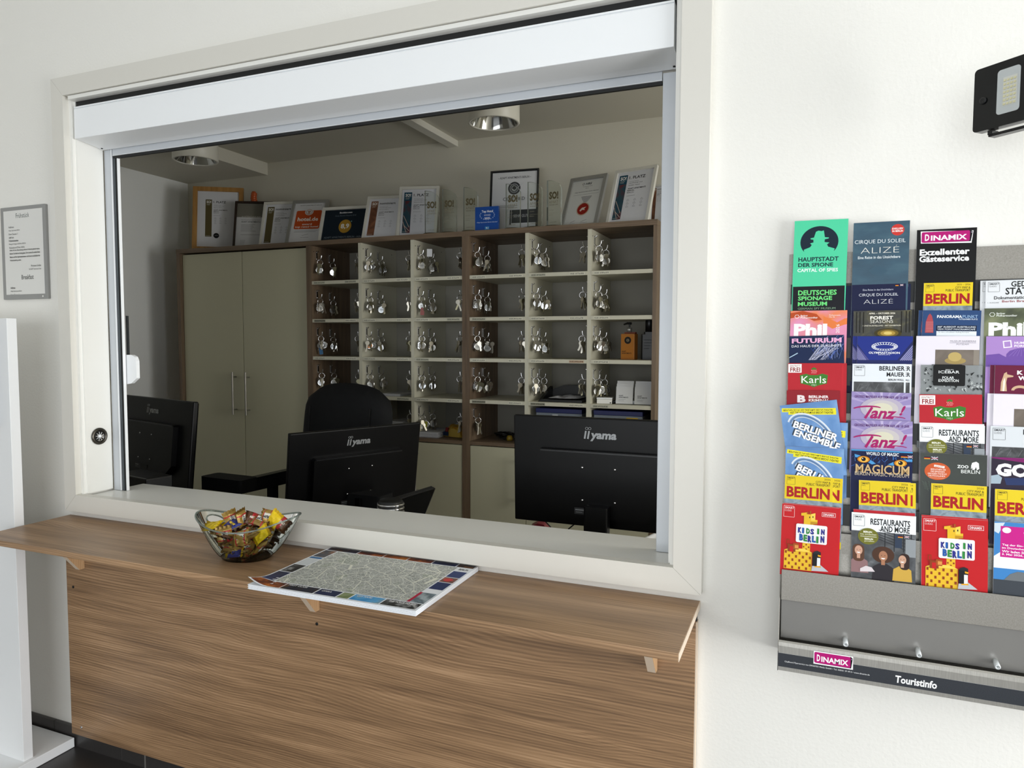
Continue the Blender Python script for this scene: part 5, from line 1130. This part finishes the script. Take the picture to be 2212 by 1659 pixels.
for x,lb in ((-0.852,'left clear stand of white business cards, fourth pigeonhole of the last column'),(-0.760,'right clear stand of white business cards, fourth pigeonhole of the last column')):
    t=thing('card_holder',lb,'card holder',(x,1.92,0.9775),(0,0,R(3)),'business card stands')
    m=MB(); m.box(-0.002,0.088,0.002,0.045,0.0003,0.003,CLR); m.box(-0.002,0.088,-0.003,-0.001,0.0003,0.018,CLR); m.build('holder',t)
    for i,(dz,dy) in enumerate(((0.0,0.0),(0.013,0.013),(0.026,0.026))):
        s=Sheet(0.082,0.085,0.004,'#d9dadc',(0,0,100)); s.eps=0.00003
        if i==0: s.text('ADAPT',16,52,44,59,'#33353a',0.03); s.text('APARTMENTS',16,62,74,69,'#33353a',0.03); s.lines(16,76,60,92,3,'#9a9ca2',1.4,0.3)
        else:
            for a in range(5):
                for b2 in range(4):
                    if (a*3+b2*5)%3: s.rect(70+3*a,14+3*b2,72.4+3*a,16.4+3*b2,'#8d8f94')
        o=s.build('business_cards',t,(0.001,0.003+dy,0.003+0.084+dz),(-R(8),0,0))
wb=thing('box','small flat white box at the left of the business card stands','box',(-0.945,1.905,0.9775),(0,0,R(6)))
MB().box(0,0.075,0,0.06,0.0,0.022,LACQ).build('body',wb,0.001); MB().box(-0.0008,0.0758,-0.0008,0.0608,0.0225,0.030,LACQC).build('lid',wb,0.001)
pr=thing('cable','small black cable lying in front of the business card stands','cable',(-0.882,1.915,0.9775))
MB().tube([(0,0,0.004),(0.02,0.01,0.010),(0.045,0.012,0.010),(0.062,0.03,0.005)],[0.005,0.009,0.007,0.003],BPLAST,10).build('cable_body',pr)
tr=thing('paper_tray','black shallow tray with a raised back, fourth pigeonhole of the fifth column','tray',(-1.15,2.03,0.9775))
m=MB(); m.prism([(-0.105,0.0),(0.13,0.0),(0.13,0.012),(0.11,0.012),(-0.09,0.012)],'Y',-0.13,0.13,BPLAST); m.build('tray_base',tr,0.002)
m=MB(); m.prism([(-0.105,0.012),(-0.085,0.055),(-0.03,0.075),(0.13,0.075),(0.13,0.012)],'Y',0.06,0.13,BPLAST); m.prism([(-0.13,0.0),(0.06,0.0125),(0.06,0.07),(-0.05,0.03)],'X',-0.105,-0.09,BPLAST); m.build('tray_back',tr,0.002)
cp=MB(); rr=random.Random(2)
g_=[[(-0.055+0.02*i,-0.11+0.025*j,0.016+0.012*rr.random()*(1 if 0<i<8 and 0<j<6 else .2)) for j in range(7)] for i in range(9)]
vs=[p for row in g_ for p in row]; cp.add(vs,[(i*7+j,(i+1)*7+j,(i+1)*7+j+1,i*7+j+1) for i in range(8) for j in range(6)],mat('slip_paper','#b9bac0',0.6)); o=cp.build('receipt',None,0,(-1.15,2.03,0.979)); tag(o,'crumpled white slips of paper lying in the black tray','paper')
for (c,x,dz,lb,tc) in ((4,-1.262,0,'blue-grey letter drawer unit with a small white tag, bottom pigeonhole of the fifth column','#c9ccd0'),(5,-0.957,-0.0,'blue-grey letter drawer unit with a yellow tag, bottom pigeonhole of the last column','#b8972e')):
    t=thing('letter_tray',lb,'letter tray',(x,1.895,0.757),(0,0,0),'letter trays')
    m=MB(); m.box(0,0.243,0.0,0.32,0.0,0.165,mat('tray_grey','#737b85',0.5)); m.build('housing',t,0.002)
    m=MB(); m.box(-0.001,0.244,-0.003,0.322,0.1655,0.188,mat('tray_blue','#101a55',0.4)); m.build('top_drawer',t,0.002)
    for k in range(3):
        m=MB(); m.box(0.004,0.239,-0.0055,-0.0002,0.006+0.052*k,0.054+0.052*k,mat('tray_grey','#737b85',0.5)); d=m.build('drawer',t,0.001)
    m=MB(); m.box(0.09 if c==4 else 0.165,0.12 if c==4 else 0.222,-0.0062,-0.0056,0.146,0.158,P(tc)); m.build('tag',t)
bg=thing('sweet_bag','yellow gummy sweet bag lying in the bottom pigeonhole of the third column','bag',(-1.775,2.02,0.7565),(0,0,R(-12)))
def pillow(w_,d_,h_,mm,seed):
    rr=random.Random(seed); m=MB(); nx,ny=14,10
    for sg in (1,0):
        vs=[]
        for i in range(nx+1):
            for j in range(ny+1):
                u,v=i/nx,j/ny; a=max(0,1-abs(2*u-1)**3)*max(0,1-abs(2*v-1)**3); z=0.002+sg*h_*a**.6*(1+.18*math.sin(9*u+seed)*math.cos(7*v)); vs.append(((u-.5)*w_,(v-.5)*d_,z))
        for i in range(nx):
            for j in range(ny):
                a=i*(ny+1)+j; m.add([vs[a],vs[a+ny+1],vs[a+ny+2],vs[a+1]],[(0,1,2,3)],mm[0] if (i*j)%5 else mm[1],True)
    return m
pillow(0.13,0.11,0.062,(mat('amber_bag','#a87a1c',0.35),mat('bag_yellow','#b99a3c',0.4)),3).build('body',bg)
m=MB(); m.box(-0.055,-0.02,-0.058,-0.054,0.006,0.028,P('#20304e')); m.tube([(-0.035,-0.052,0.028),(-0.035,-0.045,0.05)],0.009,P('#6a1c1e'),10); m.build('print',bg)
def stack(lb,x,y,z,w_,d_,h_,n_,rz=0,name='paper_stack'):
    t=thing(name,lb,'paper',(x,y,z),(0,0,R(rz))); rr=random.Random(int(abs(x)*1000))
    m=MB()
    for i in range(n_):
        j=rr.uniform(-.003,.003); m.box(j,w_+j,j,d_+j,h_*i/n_,h_*(i+.92)/n_,mat('shelf_paper','#b9bac0',0.6))
    m.build('sheets',t); return t
stack('stack of white forms in the bottom pigeonhole of the third column',-1.955,1.905,0.7565,0.115,0.21,0.030,7,3)
stack('heap of white papers in the bottom pigeonhole of the second column',-2.20,1.95,0.7565,0.13,0.2,0.075,9,-8)
stack('thin stack of cards in the fourth pigeonhole of the second column',-2.20,1.90,0.9775,0.13,0.22,0.013,5,0)
tg=thing('leaflet_stack','pale folded papers behind the yellow sweet bag','paper',(-1.80,2.13,0.7565))
m=MB(); m.prism([(-0.06,0.0),(0.10,0.0),(0.10,0.07),(0.02,0.09),(-0.05,0.05)],'Y',0.0,0.05,mat('shelf_paper','#b9bac0',0.6)); m.build('sheets',tg)
cb=thing('cable','black and yellow coiled cable in the bottom pigeonhole of the fourth column','cable',(-1.47,2.0,0.7575))
pts=[]; rr=random.Random(8)
for i in range(70):
    a=i*0.5; pts.append((0.045*math.cos(a)*(1+.2*math.sin(i))+0.02*math.sin(i*.21),0.035*math.sin(a),0.006+0.03*abs(math.sin(i*0.37))))
MB().tube(pts,0.0035,BPLAST,8).build('cord',cb); MB().lathe([(0.0,0.0),(0.016,0.0),(0.018,0.012),(0.012,0.026),(0.0,0.027)],mat('yellow_plug','#8d7420',0.4),18,Matrix.Translation((0.035,-0.04,0.002))).build('plug',cb)

# ================================================================ desk and what stands on it
DZ=0.58
dk=thing('desk','grey office desk behind the hatch, hidden below the sill','desk',(-1.4,0.58,OZ0))
DSK=mat('desk_grey','#4a4844',0.5)
part(MB().box(-3.4,0.4,0.215,0.93,DZ-0.028,DZ,DSK),'desk_top',dk,0.002)
for x in (-3.3,-1.9,-0.5,0.3):
    for y in (0.3,0.86): part(MB().box(x-0.025,x+0.025,y-0.025,y+0.025,OZ0+0.0005,DZ-0.0285,ALU),'leg',dk)
MONB=mat('monitor_black','#050506',0.35,0,0.22); LOGO=mat('logo_silver','#9a9c9e',0.35,0.3); SCR=mat('screen_glass','#050506',0.1)
def monitor(label,cx,cy,ztop,yaw,tilt,w_=0.56,h_=0.335):
    """back faces -Y before yaw; tilt>0 leans the top edge towards the back"""
    t=thing('computer_monitor',label,'monitor',(cx,cy,DZ+0.0005),(0,0,R(yaw)),'black computer monitors on the desk')
    hd=bpy.data.objects.new('display',None); 
    M=Matrix.Translation((0,0,ztop-DZ-0.0005))@Matrix.Rotation(R(tilt),4,'X')
    def pt(mb,name,bev=0.0):
        o=mb.build(name,t,bev); o.matrix_local=M; return o
    m=MB(); m.box(-w_/2,w_/2,0.0,0.020,-h_,0.0,MONB); shell=pt(m,'rear_shell',0.004)
    m=MB(); m.box(-w_/2+0.006,w_/2-0.006,0.0202,0.024,-h_+0.006,-0.006,SCR); pt(m,'screen')
    iw=w_*0.335
    m=MB(); m.prism([(-iw+0.0,-0.098),(iw,-0.098),(iw+0.004,-0.105),(iw+0.004,-0.262),(iw-0.045,-0.302),(-iw+0.045,-0.302),(-iw-0.004,-0.262),(-iw-0.004,-0.105)],'Y',-0.022,-0.0005,MONB); pt(m,'electronics_hump',0.004)
    m=MB(); m.box(-iw+0.004,iw-0.004,-0.0235,-0.0221,-0.104,-0.1,mat('vent_slot','#1a1b1d',0.3)); pt(m,'vent')
    v,f=glyphs('iiyama',0.035); m=MB(); lw,lh=0.098,0.026
    m.add([(-lw/2+lw*a+0.008*b,-0.0012,-0.062+lh*b*0.93) for a,b in v],f,LOGO)
    m=MB(); x_=-lw/2
    def stroke(pts,c=LOGO,wd=0.0052):
        for (a,b),(c2,d) in zip(pts[:-1],pts[1:]):
            dx,dz=c2-a,d-b; l=math.hypot(dx,dz) or 1; nx,nz=-dz/l*wd/2,dx/l*wd/2
            m.add([(a+nx,-0.0012,b+nz),(c2+nx,-0.0012,d+nz),(c2-nx,-0.0012,d-nz),(a-nx,-0.0012,b-nz)],[(0,1,2,3)],c)
    for k in (0,1): stroke([(x_+0.010*k,-0.064),(x_+0.010*k+0.004,-0.040)])
    v,f=glyphs('yama',0.04); m.add([(x_+0.0165+0.0795*a+0.004*b,-0.0012,-0.0705+0.0255*b) for a,b in v],f,LOGO)
    for k in (0,1): m.tube([(x_+0.0065+0.0095*k+0.0042*math.cos(2*pi*i/14),-0.0012,-0.0325+0.0036*math.sin(2*pi*i/14)) for i in range(14)],0.0009,LOGO,6,closed=True)
    pt(m,'logo')
    for x in (-0.05,0.05):
        for z in (-0.148,-0.248):
            m=MB(); m.lathe([(0,0),(0.0034,0),(0.0036,0.0018),(0.0018,0.003),(0,0.003)],CHROME,12,Matrix.Translation((x,-0.0225,z))@Matrix.Rotation(R(90),4,'X')); pt(m,'mount_screw')
    m=MB(); m.box(-0.075,-0.03,-0.0228,-0.0222,-0.292,-0.272,mat('rating_plate','#2a2b2d',0.5)); m.box(-0.072,-0.045,-0.0232,-0.0229,-0.280,-0.277,P('#8a8b8d')); m.box(-0.07,-0.05,-0.0232,-0.0229,-0.287,-0.2845,P('#6a6b6d')); pt(m,'rating_label')
    zb=max(0.012,ztop-DZ-h_+0.045)
    m=MB(); m.prism(rrect(-0.036,-0.05,0.036,-0.012,0.006),'Z',0.008,zb+0.03,MONB); m.build('stand_neck',t,0.003)
    m=MB(); m.lathe([(0.0,0.0),(0.115,0.0),(0.115,0.006),(0.10,0.011),(0.0,0.0115)],MONB,40); m.build('stand_base',t)
    m=MB(); m.tube([(-0.03,-0.024,zb+0.03),(-0.032,-0.034,zb-0.015),(-0.03,-0.06,0.05),(0.0,-0.07,0.006),(0.06,-0.08,0.006)],0.0045,BPLAST,10); m.build('power_cable',t)
    return t
monitor('black monitor seen from behind at the right, square to the hatch',-0.557,0.55,1.054,0,2)
monitor('black monitor seen from behind in the middle, turned aside in front of the chair',-1.5575,0.7665,0.952,64.5,8)
_d=Vector((0.963,-0.268,0)); _c=Vector((-2.165,0.55,0))-_d*0.32
monitor('black monitor seen from behind at the left, half hidden by the hatch jamb',_c.x,_c.y,1.048,-15.5,-5.5,0.64,0.345)
# pen pot, tablet and small desk things near the sill
pot=thing('pen_pot','black desk pot with chrome rings just above the sill, in front of the middle monitor','pot',(-1.213,0.43,DZ+0.0005))
m=MB(); m.lathe([(0.0,0.0),(0.040,0.0),(0.040,0.19),(0.034,0.196),(0.012,0.199),(0.0,0.199)],BPLAST,32); m.build('body',pot)
for k in range(4):
    m=MB(); m.tube([(0.0405*math.cos(2*pi*i/36),0.0405*math.sin(2*pi*i/36),0.146+0.012*k) for i in range(36)],0.0042,CHROME,8,closed=True); m.build('ring',pot)
tb=thing('tablet','thin black tablet tilted on a stand to the right of the chrome-ringed pot','tablet',(-1.237,0.48,0.758))
ex=Vector((0.104,0.995,0)).normalized(); dn=Vector((-0.42,0.046,-0.906)); dn=(dn-ex*dn.dot(ex)).normalized(); nm=ex.cross(dn)
Mt=Matrix(((ex.x,nm.x,dn.x,0),(ex.y,nm.y,dn.y,0),(ex.z,nm.z,dn.z,0),(0,0,0,1)))
o=MB().prism(rrect(0,0,0.25,0.165,0.008),'Y',0,0.008,BPLAST).build('body',tb,0.002); o.matrix_local=Mt
o=MB().box(0.006,0.244,-0.0006,-0.0002,0.006,0.159,mat('tablet_glass','#0c0d0f',0.12)).build('screen',tb); o.matrix_local=Mt
o=MB().box(0.004,0.235,-0.004,0.012,-0.004,-0.0005,mat('dark_edge','#1c1d1f',0.35)).build('top_clip',tb,0.0015); o.matrix_local=Mt
m=MB(); m.prism([(-0.10,DZ-0.758+0.0005),(-0.012,DZ-0.758+0.0005),(-0.02,-0.03),(-0.034,-0.05),(-0.06,-0.16)],'Y',0.09,0.15,BPLAST); m.build('stand',tb)
rd=thing('tape_dispenser','dark red curved tape dispenser on the desk under the right monitor','dispenser',(-0.81,0.72,DZ+0.0005),(0,0,R(10)))
m=MB(); m.prism([(-0.05,0.0),(0.055,0.0),(0.055,0.03),(0.035,0.065),(0.018,0.092),(-0.004,0.096),(-0.03,0.082),(-0.045,0.04)],'Y',-0.025,0.025,mat('dark_red_plastic','#7a1626',0.35)); m.build('body',rd,0.004)
m=MB(); m.lathe([(0.012,-0.009),(0.024,-0.009),(0.024,0.009),(0.012,0.009)],BPLAST,24,Matrix.Translation((-0.005,0,0.06))@Matrix.Rotation(R(90),4,'X')@Matrix.Translation((0,0,0.032))); m.build('tape_roll',rd)
cl=thing('clip_holder','two thin black arms with oval tips sticking up under the right monitor','holder',(-0.70,0.60,DZ+0.0005))
MB().lathe([(0,0),(0.03,0),(0.03,0.008),(0.01,0.014),(0,0.014)],BPLAST,20).build('foot',cl)
for sx,h_ in ((-1,0.135),(1,0.135)):
    m=MB(); m.tube([(0.004*sx,0,0.01),(0.012*sx,0,0.07),(0.03*sx,0,0.115),(0.052*sx,0,h_)],0.0022,BPLAST,8); m.lathe([(0,-0.012),(0.005,-0.008),(0.006,0),(0.005,0.008),(0,0.012)],BPLAST,12,Matrix.Translation((0.056*sx,0,h_+0.003))@Matrix.Rotation(R(65*sx),4,'Y')); m.build('arm',cl)
nb=thing('notebook','open notebook with curled white pages at the lower right corner of the hatch','notebook',(-0.435,0.79,DZ+0.0005),(0,0,R(-15))); nb.scale=(0.62,0.8,0.9)
MB().box(-0.09,0.09,-0.07,0.07,0,0.05,BPLAST).build('cover',nb,0.002)
for sg in (-1,1):
    m=MB(); vs=[];k=10
    for i in range(k+1):
        u=i/k
        for y in (-0.062,0.062): vs.append((sg*(0.003+0.08*u),y,0.052+0.024*math.sin(pi*min(1,u*1.15))*(1-.3*u)))
    m.add(vs,[(2*i,2*i+2,2*i+3,2*i+1) for i in range(k)],PAPER,True); m.build('page',nb)
for x,lb in ((-0.33,'black cable rising from the desk beside the right monitor stand'),(-2.33,'black cable hanging below the left monitor')):
    c_=thing('cable',lb,'cable',(x,0.56,DZ+0.0005)); MB().tube([(0.03,0,0.0045),(0.025,0,0.05),(0.0,0.0,0.12),(-0.02,0.0,0.19),(-0.022,0.012,0.23)],0.0042,BPLAST,10).build('cable_body',c_)
dv=thing('device_box','small black box-shaped device by the left jamb, below the left monitor','device',(-2.18,0.36,DZ+0.0005),(0,0,R(-12)))
MB().box(-0.16,0.06,-0.05,0.05,0.004,0.215,BPLAST).build('housing',dv,0.006)
m=MB()
for i in range(5): m.box(-0.13+0.03*i,-0.112+0.03*i,-0.0512,-0.0501,0.03,0.038,mat('port_metal','#6a6d70',0.3,0.8))
m.build('ports',dv)
m=MB(); m.tube([(0.01,-0.052,0.17),(0.012,-0.075,0.165),(0.02,-0.08,0.12),(0.045,-0.06,0.05),(0.06,-0.07,0.006)],0.004,BPLAST,8); m.tube([(-0.05,-0.052,0.15),(-0.05,-0.072,0.14),(-0.06,-0.078,0.09),(-0.03,-0.08,0.005)],0.003,BPLAST,8); m.build('lead',dv)
# office chair -------------------------------------------------------------
ch=thing('office_chair','black high-backed office chair behind the middle monitor','chair',(-1.90,0.95,OZ0),(0,0,R(-3)))
def cushion(w_,h_,t_,bulge,top_r,mm,nx=24,nz=20,crown=0.03):
    """upholstered pad standing in XZ, thickness along Y"""
    m=MB()
    for sg in (1,-1):
        vs=[]
        for i in range(nx+1):
            for j in range(nz+1):
                u=-1+2*i/nx; v=j/nz; zz=h_*v
                half=w_/2*(0.965+0.035*math.sin(pi*v))
                dt=max(0.0,(v*h_-(h_-top_r))/top_r); half*= (1-0.16*dt**3)
                z=zz+ (crown*(1-u*u)-crown*0.2*abs(u)**6)*v**3 - 0.02*abs(u)**8*v
                e=max(0,1-abs(u)**6)*max(0,1-abs(2*v-1)**8)
                vs.append((u*half,sg*(t_/2+bulge*(1-u*u)*math.sin(pi*v))*e**0.35+0.02*u*u,z))
        m.add(vs,[(i*(nz+1)+j,(i+1)*(nz+1)+j,(i+1)*(nz+1)+j+1,i*(nz+1)+j+1) for i in range(nx) for j in range(nz)],mm,True)
    return m
bk=cushion(0.49,0.68,0.085,0.018,0.10,BLEATH).build('backrest',ch,0,(0,0.13,0.53),(-R(6),0,0))
for sg in (-1,1): MB().tube([(sg*0.165,-0.047,0.10+0.05*i) for i in range(11)],0.003,BLEATH,6).build('seam',bk)
st_=cushion(0.5,0.48,0.09,0.015,0.08,BLEATH,crown=0.0).build('seat',ch,0,(0,0.12,0.45),(R(90),0,0))
for sg in (-1,1):
    m=MB(); m.prism([(-0.0,0.40),(0.03,0.40),(0.035,0.78),(0.0,0.80)],'X',sg*0.27-0.016,sg*0.27+0.016,BPLAST); m.prism([(0.17,0.84),(0.17,0.78),(-0.19,0.785),(-0.19,0.84)],'X',sg*0.265-0.02,sg*0.265+0.02,BPLAST); a_=m.build('armrest',ch,0.006)
    m=MB(); m.prism(rrect(-0.2,-0.05,0.035,0.05,0.018) if sg<0 else rrect(-0.035,-0.05,0.2,0.05,0.018),'Z',0.79,0.845,BLEATH); m.build('arm_pad',a_,0.008,(sg*0.265,-0.155,0.0))
MB().tube([(0,0,0.10),(0,0,0.42)],0.028,mat('gas_lift','#2a2b2d',0.3,0.8),16).build('column',ch)
m=MB()
for i in range(5):
    a=2*pi*i/5+.3; m.tube([(0,0,0.11),(0.30*math.cos(a),0.30*math.sin(a),0.075)],[0.028,0.016],BPLAST,10)
fb=m.build('star_base',ch)
for i in range(5):
    a=2*pi*i/5+.3; MB().lathe([(0,-0.02),(0.028,-0.02),(0.028,0.02),(0,0.02)],BPLAST,20,Matrix.Translation((0.30*math.cos(a),0.30*math.sin(a),0.0295))@Matrix.Rotation(a,4,'Z')@Matrix.Rotation(R(90),4,'X')).build('caster',fb)

# ceiling lamps ------------------------------------------------------------
MIR=mat('mirror_reflector','#b9bab8',0.08,1.0)
def downlight(label,x,y):
    t=thing('downlight',label,'lamp',(x,y,OZ1-0.0005),(0,0,0),'ceiling downlights in the office')
    H=0.175; r=0.118
    MB().lathe([(0.0,0.0),(r,0.0),(r,-H+0.003),(r-0.003,-H),(r-0.012,-H),(r-0.012,-H+0.006)],mat('lamp_white','#dedcd2',0.4),48).build('cylinder',t)
    MB().lathe([(r-0.0121,-H+0.004),(r-0.025,-H+0.05),(r-0.05,-H+0.09),(0.03,-H+0.115),(0.0,-H+0.117)],MIR,48).build('reflector',t)
    m=MB()
    for i in range(2): m.tube([(-0.03+0.06*i,-0.05,-H+0.088),(-0.03+0.06*i,0.05,-H+0.088)],0.011,mat('unlit_tube','#d9dad6',0.3),12)
    m.build('lamp_tube',t)
downlight('right cylindrical white ceiling lamp with a mirrored opening',-1.335,1.52)
downlight('left cylindrical white ceiling lamp beside the dropped soffit',-3.135,1.52)
# flood light at the upper right -------------------------------------------
fl=thing('flood_light','black flat LED flood light on the wall at the upper right','lamp',(0.243,-0.135,1.718),(0,0,R(-43)))
FB=mat('flood_black','#0b0c0d',0.22,0,0.5)
m=MB(); m.prism(rrect(0,-0.099,0.088,0,0.006),'Y',0,0.016,FB); m.build('housing',fl,0.0025)
m=MB(); m.prism(rrect(0.0365,-0.081,0.0705,-0.013,0.005),'Y',-0.0008,-0.0001,mat('frosted_window','#c3c8c9',0.35)); wn=m.build('window',fl)
m=MB(); m.box(0.0455,0.0665,-0.0011,-0.0009,-0.07,-0.026,mat('led_board','#d3d4cd',0.5))
for i in range(4):
    for j in range(7): m.box(0.0468+0.005*i,0.0498+0.005*i,-0.0022,-0.0012,-0.0685+0.006*j,-0.0655+0.006*j,mat('led_chip','#dad5ae',0.4))
m.build('led_array',fl)
m=MB(); m.lathe([(0,0),(0.0055,0),(0.0055,0.002),(0.003,0.0025),(0,0.0015)],BLACK,20,Matrix.Translation((0.0155,-0.0004,-0.052))@Matrix.Rotation(R(90),4,'X')); m.build('sensor_hole',fl)
m=MB(); 
for i in range(7): m.box(0.012+0.011*i,0.015+0.011*i,0.0165,0.03,-0.09,-0.01,FB)
m.build('cooling_fins',fl)
m=MB(); m.box(0.021,0.086,0.006,0.022,-0.1095,-0.105,FB); m.box(0.021,0.028,0.004,0.022,-0.107,-0.0995,FB); m.build('bracket',fl,0.001)
m=MB(); m.box(0.0895,0.145,-0.004,0.03,-0.108,0.012,FB); m.build('junction_box',fl,0.002)
m=MB(); m.tube([(0.12,0.03,-0.05),(0.15,0.10,-0.05)],0.012,FB,12); m.build('wall_arm',fl)
